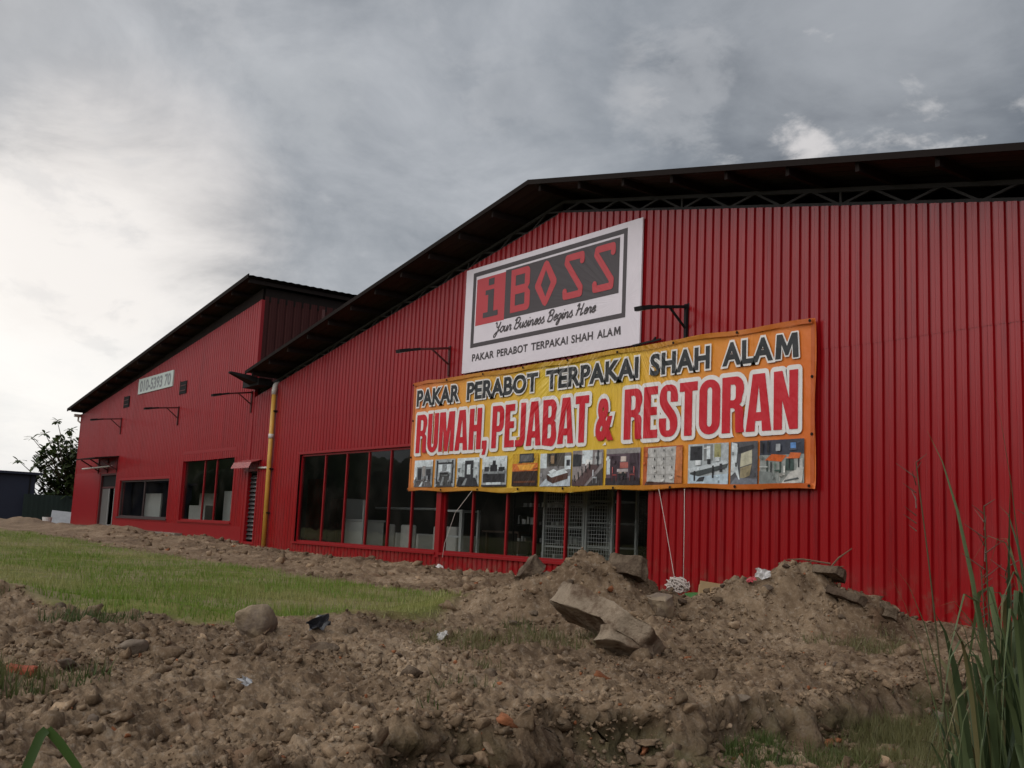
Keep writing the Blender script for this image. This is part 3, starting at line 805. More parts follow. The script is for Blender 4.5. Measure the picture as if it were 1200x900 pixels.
def chair(u, w, s_, c, fl=1):
    return [(c, [(u, w), (u + .02*s_, w), (u + .02*s_, w + .9*s_), (u, w + .9*s_)]), (c, [(u, w + .36*s_), (u + .34*s_*fl, w + .36*s_), (u + .34*s_*fl, w + .46*s_), (u, w + .46*s_)]),
            (c, [(u + .30*s_*fl, w), (u + .33*s_*fl, w), (u + .33*s_*fl, w + .4*s_), (u + .30*s_*fl, w + .4*s_)]), (tuple(min(.8, v*1.8 + .02) for v in c), [(u, w + .52*s_), (u + .07*s_*fl, w + .52*s_), (u + .07*s_*fl, w + .95*s_), (u, w + .95*s_)])]
def desk(u0, u1, w, h, c, top):
    return [(c, q(u0 + .02, w, u0 + .06, w + h)), (c, q(u1 - .06, w, u1 - .02, w + h)), (c, q(u0 + .06, w + h*.55, u1 - .06, w + h*.97)), (top, [(u0, w + h), (u1, w + h), (u1 - .04, w + h*1.22), (u0 + .06, w + h*1.22)])]
K_ = (.02, .02, .022); S_ = (.36, .38, .40)
pic(-19.84, -19.10, 1.76, 2.34, G_, [(W_, q(0,.75,1,1)), (W_, q(0,.3,.14,.8)), (D_, q(.2,.25,.4,.7)), ((.32,.30,.29), q(.45,.4,.62,.78)), (D_, q(.66,.2,.9,.66)), ((.12,.11,.11), [(0,0),(1,0),(.8,.3),(.2,.26)]), (W_, [(.3,.02),(.45,.02),(.55,.24),(.5,.24)])] + chair(.12,.06,.34,K_) + chair(.62,.08,.34,K_,-1) + chair(.78,.04,.4,S_,-1))
pic(-19.01, -18.24, 1.76, 2.34, (.34,.37,.38), [(D_, q(.08,.12,.16,.95)), (D_, q(.84,.12,.92,.95)), (D_, q(.08,.82,.92,.88)), (W_, q(.2,.5,.8,.8)), (G_, q(.38,.5,.6,.8)), ((.06,.06,.06), [(.1,0),(.9,0),(.75,.4),(.3,.42)]), (G_, [(.3,.05),(.45,.05),(.5,.36),(.42,.36)])] + desk(.26,.74,.34,.18,K_,S_) + chair(.2,.08,.3,S_) + chair(.8,.08,.3,S_,-1))
pic(-18.16, -17.36, 1.76, 2.34, (.40,.44,.45), [(W_, q(0,.84,1,1)), (D_, q(.36,.3,.74,.9)), (W_, q(.46,.42,.62,.76)), ((.5,.55,.56), q(.04,.35,.24,.84)), ((.5,.55,.56), q(.8,.35,.96,.84)), (D_, [(0,0),(1,0),(.85,.3),(.1,.34)]), (G_, [(.25,.04),(.4,.04),(.5,.28),(.42,.28)])] + chair(.1,.08,.34,K_) + chair(.92,.08,.34,K_,-1) + [(K_, q(.08,.62,.2,.64)), (K_, q(.84,.62,.93,.64))])
pic(-17.26, -16.43, 1.75, 2.34, (.33,.35,.36), [(W_, q(0,.58,1,1)), (D_, q(.1,.5,.28,.66)), (D_, q(.34,.5,.62,.72)), (D_, q(.44,.66,.56,.86)), (D_, q(.68,.5,.92,.64)), (D_, q(.06,.14,.94,.42)), (G_, q(.06,.42,.94,.5)), (W_, q(.2,.06,.8,.14)), (D_, q(0,0,1,.06))] + chair(.3,.5,.28,K_) + chair(.8,.5,.26,K_,-1) + [(K_, q(.24,.16,.26,.4)), (K_, q(.5,.16,.52,.4)), (K_, q(.74,.16,.76,.4))])
pic(-16.25, -15.46, 1.75, 2.36, (.52,.30,.02), [((.55,.14,.02), q(0,.44,1,.70)), ((.75,.36,.05), [(.3,.5),(.75,.5),(.9,.66),(.2,.66)]), ((.03,.016,.012), q(0,0,1,.46)), (D_, q(.28,.72,.84,1)), ((.1,.1,.1), q(.32,.76,.8,.96)), ((.12,.04,.015), q(.08,.1,.92,.16))])
pic(-15.39, -14.50, 1.74, 2.34, (.22,.21,.21), [(W_, q(0,.55,.22,1)), ((.07,.06,.05), q(.22,.6,.8,1)), (W_, q(.8,.5,1,.9)), (D_, q(.86,.6,.97,.78)), ((.5,.56,.6), [(0,0),(1,0),(1,.3),(.2,.22)]), (W_, [(.25,.36),(.78,.52),(.92,.40),(.4,.26)]), ((.055,.026,.02), [(.24,.36),(.40,.26),(.44,.08),(.26,.18)]), ((.085,.035,.025), [(.40,.26),(.92,.40),(.92,.22),(.44,.08)])] + [((.75,.8,.82), [(.30,.44),(.46,.52),(.56,.47),(.38,.38)]), (K_, q(.3,.66,.34,.98)), (K_, q(.5,.66,.54,.98)), ((.3,.2,.12), q(.36,.68,.48,.92))])
pic(-14.46, -13.64, 1.74, 2.36, (.25,.22,.22), [(W_, q(.32,.62,.66,1)), (D_, q(.02,.55,.3,.9)), ((.8,.8,.78), [(.42,.5),(.62,.48),(.66,.72),(.46,.74)]), ((.10,.06,.06), [(0,0),(.4,0),(.9,.56),(.6,.6),(0,.2)]), ((.30,.25,.24), [(.0,.2),(.12,.12),(.62,.6),(.52,.62)]), ((.06,.05,.05), [(.5,0),(1,0),(1,.5)]), ((.4,.4,.4), q(.74,.6,.96,.92)), (D_, q(.82,.55,.87,.98))] + [(K_, [(.1+.12*k_,.1+.09*k_),(.13+.12*k_,.1+.09*k_),(.11+.12*k_,.3+.09*k_),(.08+.12*k_,.3+.09*k_)]) for k_ in range(5)] + chair(.7,.06,.4,S_))
pic(-13.56, -12.72, 1.74, 2.36, (.12,.08,.10), [((.28,.26,.25), q(0,.86,1,1)), (W_, q(.02,.3,.12,.8)), ((.05,.03,.04), q(.14,.2,.4,.8)), ((.40,.12,.10), q(.42,.46,.66,.62)), ((.6,.5,.45), q(.44,.64,.6,.78)), ((.45,.40,.40), q(.34,.36,.66,.44)), ((.05,.03,.04), q(.7,.2,.95,.85)), ((.03,.02,.025), q(0,0,1,.2))] + chair(.2,.12,.4,(.25,.05,.05)) + chair(.86,.12,.4,(.25,.05,.05),-1) + desk(.38,.64,.16,.16,K_,(.4,.3,.25)))
pic(-12.65, -11.76, 1.73, 2.36, (.42,.09,.02), [((.46,.45,.43), [(.1,.04),(.80,.02),(.84,.98),(.12,.96)]), ((.36,.35,.33), q(.12,.5,.8,.515)), ((.36,.35,.33), q(.34,.06,.35,.94)), ((.36,.35,.33), q(.57,.06,.58,.94)), ((.36,.35,.33), q(.12,.28,.8,.29)), ((.36,.35,.33), q(.12,.72,.8,.73)), ((.5,.16,.05), q(.84,.05,1,.95)), ((.08,.03,.02), [(.05,.0),(.9,.0),(.8,.06),(.1,.1)])] + [(K_, q(.3,.2+.22*k_,.32,.26+.22*k_)) for k_ in range(4)] + [(K_, q(.54,.2+.22*k_,.56,.26+.22*k_)) for k_ in range(4)] + [(K_, q(.75,.2+.22*k_,.77,.26+.22*k_)) for k_ in range(4)])
pic(-11.64, -10.81, 1.73, 2.36, (.42,.46,.47), [(D_, q(.05,.6,.36,.95)), ((.20,.21,.21), q(.4,.58,.62,.98)), (W_, q(.47,.62,.56,.94)), ((.35,.33,.15), q(.66,.66,.82,.98)), ((.55,.60,.62), [(0,.4),(.95,.58),(1,.5),(.06,.3)]), ((.06,.07,.07), [(.06,.3),(1,.5),(.96,.40),(.1,.16)]), ((.45,.55,.62), [(0,0),(1,0),(1,.26),(.3,.2),(.05,.26)]), (D_, [(.22,.08),(.4,.08),(.44,.2),(.3,.18)]), (D_, q(.8,.3,.86,.5))] + [(K_, q(.16,.1,.2,.34)), (K_, q(.62,.16,.66,.46)), ((.7,.74,.75), q(.2,.48,.34,.6)), (K_, q(.5,.5,.58,.62)), ((.6,.64,.65), q(.7,.56,.8,.66))])
pic(-10.77, -10.25, 1.73, 2.36, (.09,.09,.10), [(W_, [(.02,.2),(.2,.3),(.28,.95),(.04,1)]), ((.48,.46,.34), [(.36,.4),(.8,.48),(.8,.8),(.4,.72)]), (D_, [(.3,.72),(.85,.82),(.85,.92),(.3,.86)]), ((.3,.25,.15), [(.36,.1),(.72,.2),(.8,.46),(.38,.38)]), ((.16,.17,.2), [(0,0),(1,0),(1,.12),(.2,.16)]), (W_, [(.2,.28),(.34,.1),(.36,.12),(.26,.5)])])
pic(-10.21, -9.42, 1.73, 2.36, (.28,.30,.28), [((.045,.05,.07), q(0,.66,1,1)), ((.12,.28,.6), q(.7,.78,.82,.92)), ((.62,.12,.02), [(.12,.54),(.5,.5),(.62,.64),(.28,.68)]), ((.60,.13,.03), [(.64,.56),(.9,.56),(.94,.68),(.7,.7)]), ((.05,.07,.06), q(.16,.28,.2,.54)), ((.05,.07,.06), q(.46,.24,.5,.5)), ((.05,.08,.07), q(.6,.3,.78,.56)), ((.55,.54,.5), [(.5,.0),(.96,.02),(1,.36),(.7,.26)]), ((.5,.5,.47), [(.84,.3),(.98,.3),(.98,.56),(.88,.54)]), ((.18,.2,.19), [(0,0),(.4,0),(.3,.26),(0,.3)]), ((.09,.1,.1), [(.56,.04),(.9,.1),(.88,.14),(.58,.08)])] + [(K_, q(.26,.26,.29,.5)), (K_, q(.88,.36,.91,.56)), (K_, q(.68,.34,.70,.56))] + chair(.36,.16,.34,(.05,.09,.07)) + chair(.6,.06,.36,(.45,.44,.4),-1) + [(K_, q(.05,.7,.1,.96)), (K_, q(.2,.72,.24,.98)), (S_, q(.4,.74,.5,.9))])

# ------------------------------------------------------------------ white sign board
SK = .992
def sx_(x): return x*SK
def sz_(z): return .87 + (z - .87)*SK
YS = -.10
brd = empty('sign_board', (sx_(-15.5), YS, sz_(4.11)), 'white sign board with red and black iBOSS lettering mounted above the orange banner', 'sign')
p = MB(); p.box(sx_(-18.2), sx_(-12.84), YS, YS + .03, sz_(4.105), sz_(6.305)); p.build('panel', M['s_white'], brd)
fr = MB()
for x in (-17.9, -16.2, -14.6, -13.1): fr.box(sx_(x) - .02, sx_(x) + .02, YS + .031, -.031, sz_(4.14), sz_(6.2))
fr.build_each('batten', M['steel_dark'], brd)
f = MB(); y = YS - .003
def rect(mb, x0, z0, x1, z1, y): mb.polyxz([(sx_(x0), sz_(z0)), (sx_(x1), sz_(z0)), (sx_(x1), sz_(z1)), (sx_(x0), sz_(z1))], y)
rect(f, -17.93, 6.11, -13.21, 6.20, y); rect(f, -17.93, 4.615, -13.21, 4.70, y)
rect(f, -17.93, 4.70, -17.82, 6.11, y); rect(f, -13.305, 4.70, -13.21, 6.11, y)
f.build('border', M['s_dark'], brd)
f = MB(); rect(f, -17.785, 5.06, -16.78, 6.04, y); f.build('red_square', M['s_red'], brd)
f = MB(); rect(f, -16.78, 5.07, -13.40, 6.07, y); f.build('dark_field', M['s_dark'], brd)
i_ = MB(); yi = y - .003
rect(i_, -17.36, 5.85, -17.16, 5.99, yi); rect(i_, -17.46, 5.66, -17.16, 5.76, yi); rect(i_, -17.36, 5.30, -17.16, 5.66, yi); rect(i_, -17.52, 5.19, -17.0, 5.30, yi)
i_.build('letter', M['s_dark'], brd)
l = MB(); yl = y - .003
def strk(pts, w, yy=yl): l.ribbon([(sx_(a), sz_(b)) for a, b in pts], w, yy)
def disc(a, b, r, yy): l.polyxz([(sx_(a) + r*math.cos(t), sz_(b) + r*math.sin(t)) for t in np.linspace(0, 2*math.pi, 17)[:-1]], yy)
B = [clean([(sx_(a), sz_(b)) for a, b in lp], k > 0) for k, lp in enumerate((
    [(-16.58, 5.16), (-16.58, 6.03)] + arc(-16.07, 5.92, .1, .11, 90, 0) + [(-15.97, 5.68), (-16.03, 5.60), (-15.95, 5.52)] + arc(-16.05, 5.27, .1, .11, 0, -90),
    [(-16.43, 5.69), (-16.13, 5.69), (-16.13, 5.90), (-16.43, 5.90)], [(-16.43, 5.29), (-16.12, 5.29), (-16.12, 5.52), (-16.43, 5.52)]))]
v, ff = curve_fill(B, 0); l.add([(p[0], yl, p[1]) for p in v], ff)
Od = [clean([(sx_(a), sz_(b)) for a, b in lp], k > 0) for k, lp in enumerate((
    [(-15.79, 5.60), (-15.53, 6.00), (-15.47, 6.03), (-15.40, 6.00), (-15.14, 5.62), (-15.14, 5.54), (-15.40, 5.18), (-15.46, 5.14), (-15.53, 5.18), (-15.79, 5.54)],
    [(-15.61, 5.57), (-15.46, 5.32), (-15.31, 5.58), (-15.47, 5.85)]))]
v, ff = curve_fill(Od, 0); l.add([(p[0], yl, p[1]) for p in v], ff)
for k, x0 in enumerate((-14.93, -14.09)):
    P_ = [(x0 + .53, 5.84), (x0 + .52, 5.95), (x0 + .10, 5.95), (x0 + .08, 5.86), (x0 + .50, 5.34), (x0 + .49, 5.23), (x0 + .06, 5.23), (x0 + .05, 5.32)]
    sub = []
    for a, b in zip(P_[:-1], P_[1:]):
        strk([a, b], .125, yl - .0006*len(sub)); sub.append(1)
        disc(b[0], b[1], .0625, yl - .0006*len(sub) - .0003)
    disc(P_[0][0], P_[0][1], .0625, yl - .006)
l.build('letter', M['s_red'], brd)
for w, a, b in (('PAKAR', -17.84, -17.06), ('PERABOT', -16.96, -15.95), ('TERPAKAI', -15.84, -14.74), ('SHAH', -14.64, -14.04), ('ALA', -13.93, -13.51)):
    word(w, sx_(a), sx_(b), sz_(4.325), sz_(4.475), y - .001, (M['s_dark'],), brd, bold=.03, spacing=1.06)

em(sx_(-13.49), sx_(-13.31), sz_(4.325), sz_(4.475), y - .001, (M['s_dark'],), brd)
# handwriting line, drawn as pen strokes (unit: x-height 1)
SC = {
 'Y': (1.5, [[(.05,1.7),(.15,1.95),(.35,1.8),(.45,1.2),(.75,.95),(1.1,1.3),(1.3,1.95)], [(1.3,1.95),(1.05,.9),(.75,-.3),(.4,-.8),(.1,-.6),(.3,-.2),(1.0,.25),(1.5,.45)]]),
 'o': (1.0, [[(.85,.95),(.45,1.0),(.12,.55),(.25,.05),(.6,.02),(.88,.45),(.8,.9),(.65,1.0),(1.05,.75)]]),
 'u': (1.1, [[(0,.6),(.2,1.0),(.12,.3),(.3,0),(.6,.2),(.85,1.0)], [(.85,1.0),(.78,.2),(.9,0),(1.15,.35)]]),
 'r': (.85, [[(0,.4),(.3,1.05),(.35,.9),(.65,.9),(.55,.3),(.65,.02),(.9,.35)]]),
 'B': (1.4, [[(.45,1.85),(.3,.9),(.1,0)], [(.0,1.5),(.4,1.95),(1.0,1.95),(1.2,1.55),(.9,1.1),(.4,1.0)], [(.4,1.0),(1.0,1.0),(1.2,.5),(.9,.05),(.4,0),(.0,.2)]]),
 's': (.8, [[(0,.3),(.45,1.1),(.5,.8),(.7,.35),(.5,0),(.15,.05)], [(.45,.0),(.85,.35)]]),
 'i': (.55, [[(0,.4),(.28,1.0),(.2,.2),(.35,0),(.6,.35)], [(.36,1.42),(.42,1.56)]]),
 'n': (1.15, [[(0,.6),(.2,1.0),(.1,0)], [(.1,0),(.3,.7),(.6,1.0),(.8,.8),(.75,.15),(.9,0),(1.2,.35)]]),
 'e': (.85, [[(.1,.45),(.5,.55),(.75,.8),(.55,1.02),(.25,.8),(.15,.3),(.4,0),(.9,.35)]]),
 'g': (1.0, [[(.85,.95),(.45,1.0),(.12,.55),(.3,.1),(.6,.25),(.85,.95)], [(.85,.95),(.7,0),(.5,-.7),(.2,-.85),(.1,-.6),(.4,-.15),(1.05,.4)]]),
 'H': (1.7, [[(.0,1.6),(.3,1.95),(.45,1.8),(.3,.8),(.1,0)], [(1.35,1.95),(1.15,1.0),(1.05,.1),(1.2,0),(1.6,.3)], [(.05,.85),(.6,1.05),(1.3,1.0)]]),
 ' ': (.7, [])}
sc = MB(); cx = 0; strokes = []
for ch in 'Your Business Begins Here':
    w, L = SC[ch]
    for s in L: strokes.append([(cx + p[0], p[1]) for p in smooth_line(s)])
    cx += w
xh = .105; slant = .42; fx = (sx_(-14.0) - sx_(-17.1))/cx
for k, s in enumerate(strokes):
    pts = [(sx_(-17.1) + (px + slant*pz*.6)*fx, sz_(4.825) + pz*xh) for px, pz in s]
    sc.ribbon(pts, .030, y - .001 - .0004*(k % 5))
sc.build('handwriting', M['s_dark'], brd)

# small number sign on the left building
nb = empty('number_sign', (-38.1, -.06, 5.4), 'small white phone number sign high on the left red gable', 'sign')
p = MB(); p.box(-40.05, -36.22, -.075, -.035, 5.38, 5.95); p.build('panel', M['s_pale'], nb)
word('010-5393 70', -39.85, -36.42, 5.45, 5.87, -.079, (M['s_grey'],), nb, bold=.03)

# ------------------------------------------------------------------ cords hanging off the banner
def cord(pts, label, r=.0055):
    c = MB(); c.tube(pts, r, 6); return tag(c.build('cord', M['rope'], None, smooth=True), label, 'cord', 'white cords hanging from the banner')
cord([(-12.12, -.17, 1.66), (-11.86, -.25, 1.05), (-11.55, -.38, .40), (-11.46, -.42, .22)], 'slanting white cord from the banner to the tangled heap by the wall')
cord([(-11.56, -.17, 1.66), (-11.42, -.3, .95), (-11.24, -.48, .22)], 'upright white cord right of the slanting one below the banner')
cord([(-17.36, -.17, 1.66), (-17.80, -.25, 1.22), (-17.9, -.4, .6), (-17.80, -.5, .33)], 'white cord hanging before the shop window post to the dirt')
tg = MB()
for k in range(26):
    a = random.uniform(0, 6.28); c = np.array([-11.36, -.48, .20]); P_ = []
    for i in range(9):
        a += random.uniform(.4, 1.2); rr = random.uniform(.06, .19)
        dz = random.uniform(-.1, .13); rr *= math.sqrt(max(.05, 1 - (dz/.14)**2)); P_.append((c[0] + rr*1.3*math.cos(a), c[1] + rr*.7*math.sin(a), c[2] + dz))
    tg.tube([tuple(p) for p in smooth_line(P_, 3)], .009, 5)
tag(tg.build('tangled_cord', M['rope'], None, smooth=True), 'tangled heap of white cord lying against the foot of the wall', 'cord')

# ------------------------------------------------------------------ goods behind the glass
def goods(name, label, cat, loc, group=None): return empty(name, loc, label, cat, group)
FZ = .162
# white cabinets, left
c = goods('cabinet', 'tall white cabinet with pale door behind the left shop window', 'cabinet', (-27.2, 2, FZ))
b = MB(); b.box(-27.75, -26.75, 2.0, 2.6, FZ, 1.62); b.build('body', M['offwhite'], c)
b = MB(); b.box(-27.72, -27.26, 1.975, 1.998, .2, 1.58); b.box(-27.24, -26.78, 1.975, 1.998, .2, 1.58); b.build_each('door', M['offwhite'], c)
b = MB(); b.box(-27.31, -27.29, 1.95, 1.974, .8, 1.0); b.box(-27.21, -27.19, 1.95, 1.974, .8, 1.0); b.build_each('handle', M['alu'], c)
c = goods('counter', 'low white counter unit beside the tall white cabinet', 'counter', (-26.0, 1.8, FZ))
b = MB(); b.box(-26.5, -25.3, 1.8, 2.4, FZ, 1.0); b.build('body', M['offwhite'], c)
b = MB(); b.box(-26.55, -25.25, 1.75, 2.42, 1.003, 1.05); b.build('top', M['white'], c)
b = MB(); b.box(-25.24, -25.17, 1.7, 1.77, FZ, 1.55); b.build('post', M['white'], c)
# red panel leaning
b = MB(); b.box(-27.1, -26.15, .95, 1.0, FZ, 2.1); b.box(-27.1, -26.15, 1.002, 1.1, FZ, .25)
tag(b.build('red_panel', M['red_trim']), 'dark red board standing just inside the left end of the shop window', 'board')
# pale armchairs
def armchair(x, y, rz, label):
    o = empty('armchair', (0, 0, 0), label, 'armchair', 'pale armchairs inside the shop')
    for nm, bxs in (('seat', [(-.33, .33, -.4, .25, .18, .42)]), ('backrest', [(-.42, .42, .25, .45, .1, .80)]), ('armrest', [(-.46, -.335, -.4, .248, .1, .58)]), ('armrest', [(.335, .46, -.4, .248, .1, .58)])):
        m_ = MB()
        for q_ in bxs: m_.box(*q_)
        p_ = m_.build(nm, M['grey_fabric'], o)
        bv = p_.modifiers.new('b', 'BEVEL'); bv.width = .05; bv.segments = 3
    m_ = MB()
    for sx in (-.38, .38):
        for sy in (-.34, .38): m_.box(sx - .025, sx + .025, sy - .025, sy + .025, 0, .1)
    m_.build_each('leg', M['dark_wood'], o)
    o.location = (x, y, FZ); o.rotation_euler = (0, 0, rz); return o
armchair(-25.6, 3.2, 2.7, 'pale grey armchair nearest the tall display frame behind the glass')
armchair(-24.5, 3.1, 2.9, 'pale grey armchair left of the dark wood table inside the shop')
armchair(-23.4, 3.5, 3.4, 'pale grey armchair behind the small white shelf unit')
# display frame
c = MB(); c.tube([(-28.3, 3.6, FZ), (-28.3, 3.6, 1.42), (-24.4, 3.6, 1.42), (-24.4, 3.6, FZ)], .035, 8)
tag(c.build('display_frame', M['white']), 'thin white goalpost shaped frame standing behind the armchairs', 'frame')
# small white shelf unit
def shelf_unit(x0, x1, y0, y1, h, levels, m, name, label, cat, post=.03, board=.025, mesh=False):
    o = empty(name, ((x0+x1)/2, (y0+y1)/2, FZ), label, cat)
    p_ = MB()
    for x in (x0, x1):
        for yy in (y0, y1): p_.box(x - post/2, x + post/2, yy - post/2, yy + post/2, FZ, FZ + h)
    p_.build_each('post', m, o)
    for z in levels:
        s_ = MB(); s_.box(x0 + post/2, x1 - post/2, y0 + .01, y1 - .01, FZ + z, FZ + z + board); s_.build('shelf', m, o)
    if mesh:
        w_ = MB(); n = int((x1 - x0)/.07)
        for i in range(1, n): x = x0 + (x1 - x0)*i/n; w_.box(x - .004, x + .004, y0 - .004, y0 + .004, FZ + levels[0], FZ + h)
        z = levels[0]
        while z < h: w_.box(x0, x1, y0 - .012, y0 - .005, FZ + z - .004, FZ + z + .004); z += .07
        w_.build('wire_mesh', m, o)
    return o
shelf_unit(-20.72, -20.0, 1.4, 1.85, 1.18, (.12, .55, 1.13), M['white'], 'shelf_unit', 'small white three tier shelf unit beside the thick red window post', 'shelf', post=.06, board=.045)
rk = shelf_unit(-20.2, -17.6, 3.0, 3.5, 1.6, (.1, .5, .9, 1.3), M['black'], 'goods_rack', 'dark rack of small crockery behind the middle window panes', 'rack')
gd = MB()
for z in (.1, .5, .9, 1.3):
    x = -20.1
    while x < -17.75:
        w_ = random.uniform(.05, .16); h_ = random.uniform(.06, .2)
        if random.random() < .75:
            cl_ = random.choice([(.5,.5,.47), (.3,.3,.29), (.14,.14,.14), (.42,.4,.34), (.6,.6,.58)])
            gd.box(x, x + w_, 3.05, 3.3, FZ + z + .026, FZ + z + .026 + h_, cl_)
        x += w_ + random.uniform(.02, .12)
gd.build('crockery', M['goods'], rk)
cm = mat('cage_white', (.50, .51, .50), rough=.45, vary=.1)
shelf_unit(-16.62, -15.40, 1.1, 1.7, 1.72, (.12, .47, .85, 1.3, 1.62), cm, 'wire_rack', 'pale wire mesh rack on the left behind the right window panes', 'rack', post=.05, board=.03, mesh=True)
shelf_unit(-15.33, -14.60, 1.1, 1.7, 1.66, (.12, .5, .95, 1.36, 1.6), cm, 'wire_rack', 'narrower pale wire mesh rack beside the last red mullion', 'rack', post=.05, board=.03, mesh=True)
shelf_unit(-15.2, -14.1, 2.3, 2.8, 1.55, (.12, .5, 1.0, 1.48), M['steel_dark'], 'steel_rack', 'dark steel rack behind the last pane of the shop window', 'rack', post=.05, board=.03, mesh=True)
tb = empty('table', (-22.4, 4.6, FZ), 'dark wood table further inside behind the armchairs', 'table')
b = MB(); b.box(-23.2, -21.6, 4.2, 5.0, FZ + .70, FZ + .75); b.build('tabletop', M['dark_wood'], tb)
for sx in (-23.1, -21.7):
    for sy in (4.3, 4.9): b = MB(); b.box(sx - .03, sx + .03, sy - .03, sy + .03, FZ, FZ + .70); b.build('leg', M['dark_wood'], tb)
# left building
b = MB(); b.box(-41.6, -39.6, 1.0, 1.06, .37, 1.75); tag(b.build('white_board', M['offwhite']), 'large off white board behind the wide low window of the left building', 'board')
b = MB(); b.box(-38.2, -36.6, 1.6, 2.0, .37, 1.35); b.box(-38.2, -36.6, 1.95, 2.0, 1.353, 1.8); tag(b.build('cabinet', M['grey_fabric']), 'grey cabinet behind the right pane of the wide low window', 'cabinet')
b = MB(); b.box(-34.9, -32.9, 1.6, 2.1, .37, 1.85); b.box(-34.8, -33.9, 1.57, 1.598, .45, 1.8); tag(b.build('wardrobe', M['offwhite']), 'pale wardrobe behind the tall three pane window', 'wardrobe')
FZ = .362
shelf_unit(-32.1, -31.0, 1.2, 1.6, .95, (.1, .5, .88), M['white'], 'shelf_unit', 'low white shelf at the right foot of the tall three pane window', 'shelf', post=.05, board=.04)

# ------------------------------------------------------------------ ground
def vnoise(x, y, seed=0):
    xi = np.floor(x).astype(np.int64); yi = np.floor(y).astype(np.int64); xf = x - xi; yf = y - yi
    def h(a, b):
        n = (a*374761393 + b*668265263 + seed*1274126177) & 0xffffffff
        n = ((n ^ (n >> 13))*1274126177) & 0xffffffff
        return ((n ^ (n >> 16)) & 0xffff)/65535.0
    u = xf*xf*xf*(xf*(xf*6 - 15) + 10); v = yf*yf*yf*(yf*(yf*6 - 15) + 10)
    return (h(xi, yi)*(1-u) + h(xi+1, yi)*u)*(1-v) + (h(xi, yi+1)*(1-u) + h(xi+1, yi+1)*u)*v
def fbm(x, y, f, oct=4, seed=0, gain=.5, billow=False):
    s = 0; a = 1; t = 0
    for i in range(oct):
        c, sn = math.cos(.6*i + .3), math.sin(.6*i + .3)
        n = vnoise((x*c - y*sn)*f + 17.3*i, (x*sn + y*c)*f + 9.1*i, seed + i)
        if billow: n = np.abs(2*n - 1)
        s = s + a*n; t += a; a *= gain; f *= 2.03
    return s/t
def ss(v, a, b):
    t = np.clip((v - a)/(b - a), 0, 1); return t*t*(3 - 2*t)
def gauss(x, y, cx, cy, ang, sl, sw):
    dx, dy = x - cx, y - cy; c, s = math.cos(ang), math.sin(ang)
    a = (dx*c + dy*s)/sl; b = (-dx*s + dy*c)/sw
    return np.exp(-(a*a + b*b))
EY = np.array([-40, -13, -9.9, -9.4, -8.8, -7.4, -6.3, -5.5, -4.8, -4.3, -3.6])
EX = np.array([-13.5, -12.4, -11.2, -9.6, -8.4, -8.2, -8.5, -9.1, -9.8, -11.2, -13.5])
def lawn_mask(x, y):
    w = (fbm(x, y, .9, 3, 5) - .5)*1.0
    e = np.interp(y, EY, EX)
    a = ss(e + w*.8 - x, -.12, .22)
    far = ss(-4.35 + w*1.3 - y, -.15, .25)
    return a*far
def trench_x(x, y):
    n = fbm(x, y, .8, 4, 31) - .5
    return -4.48 + .55*n + .20*(fbm(x, y, 2.6, 2, 33, .6) - .5)*2 + .75*ss(-y, 9.0, 10.6)
def ground_h(x, y):
    lm = lawn_mask(x, y); d = np.hypot(x, y + 12)
    base = .03 + .27*ss(-x, 12, 46)
    z = base.copy()
    # spoil bank along the foot of the wall
    brm = np.exp(-np.abs((y + 1.9)/1.25)**3)*ss(-x, 10.8, 13.5)*(1 - .5*ss(-x, 46, 60))
    z = z + brm*(.06 + .24*fbm(x, y, .7, 3, 21) + .10*ss(fbm(x, y, .45, 2, 23), .5, .7))*(.30 + .70*ss(-x, 23, 29))
    z = np.where(y > -.1, np.minimum(z, base), z)
    # trench cut in front, running away from the road
    tx = trench_x(x, y)
    cut = .72*ss(x - tx, 0, .17) + .28*ss(x - tx, .05, .55)
    dirt = 1 - lm
    slope = -.07*ss(x, -8.2, -4.6)
    z = z + slope*(1-cut) - cut*(.33 + .07) - .22*ss(x, -3.2, -.6)
    # the cut dies out towards the wall
    # heaps
    hp = .50*gauss(x, y, -8.0, -5.12, math.atan2(.83, .55), .88, .62) + .16*gauss(x, y, -7.1, -5.7, .7, .8, .6)
    hp = hp + .16*gauss(x, y, -8.9, -6.0, math.atan2(.83, .55), .7, .5)
    hp = hp + .50*gauss(x, y, -6.92, -3.45, math.atan2(.62, .78), .80, .50) + .22*gauss(x, y, -6.2, -2.9, math.atan2(.62, .78), .55, .4)
    hp = hp + .14*gauss(x, y, -10.8, -9.75, 1.0, .7, .5) + .12*gauss(x, y, -9.4, -8.9, .3, .8, .35) + .10*gauss(x, y, -8.4, -7.5, 1.5, .8, .35)
    hp = hp + .10*gauss(x, y, -7.2, -4.3, .9, .8, .5)
    z = z + hp*(.62 + .75*fbm(x, y, 1.5, 3, 41))
    # texture of the churned soil
    near = 1 - ss(d, 18, 40)
    rough = dirt*(.45 + .55*near)*(1 - .55*ss(y, -.5, .1))
    z = z + rough*(.10*(fbm(x, y, 1.1, 3, 51) - .5) + (1 - .75*np.clip(4*cut*(1.02 - cut), 0, 1))*((.13 + .20*np.clip(hp*2.5 + brm*.7, 0, 1))*(fbm(x, y, 2.9, 4, 52, .62) - .5) + .10*(fbm(x, y, 8, 4, 53, .72) - .5) + .055*(fbm(x, y, 23, 2, 54, .8) - .5)*near))
    z = z + lm*(.03*(fbm(x, y, .8, 3, 61) - .5) + .012*(fbm(x, y, 6, 2, 62) - .5))
    return z, lm, cut, np.clip(hp*2 + brm, 0, 1)

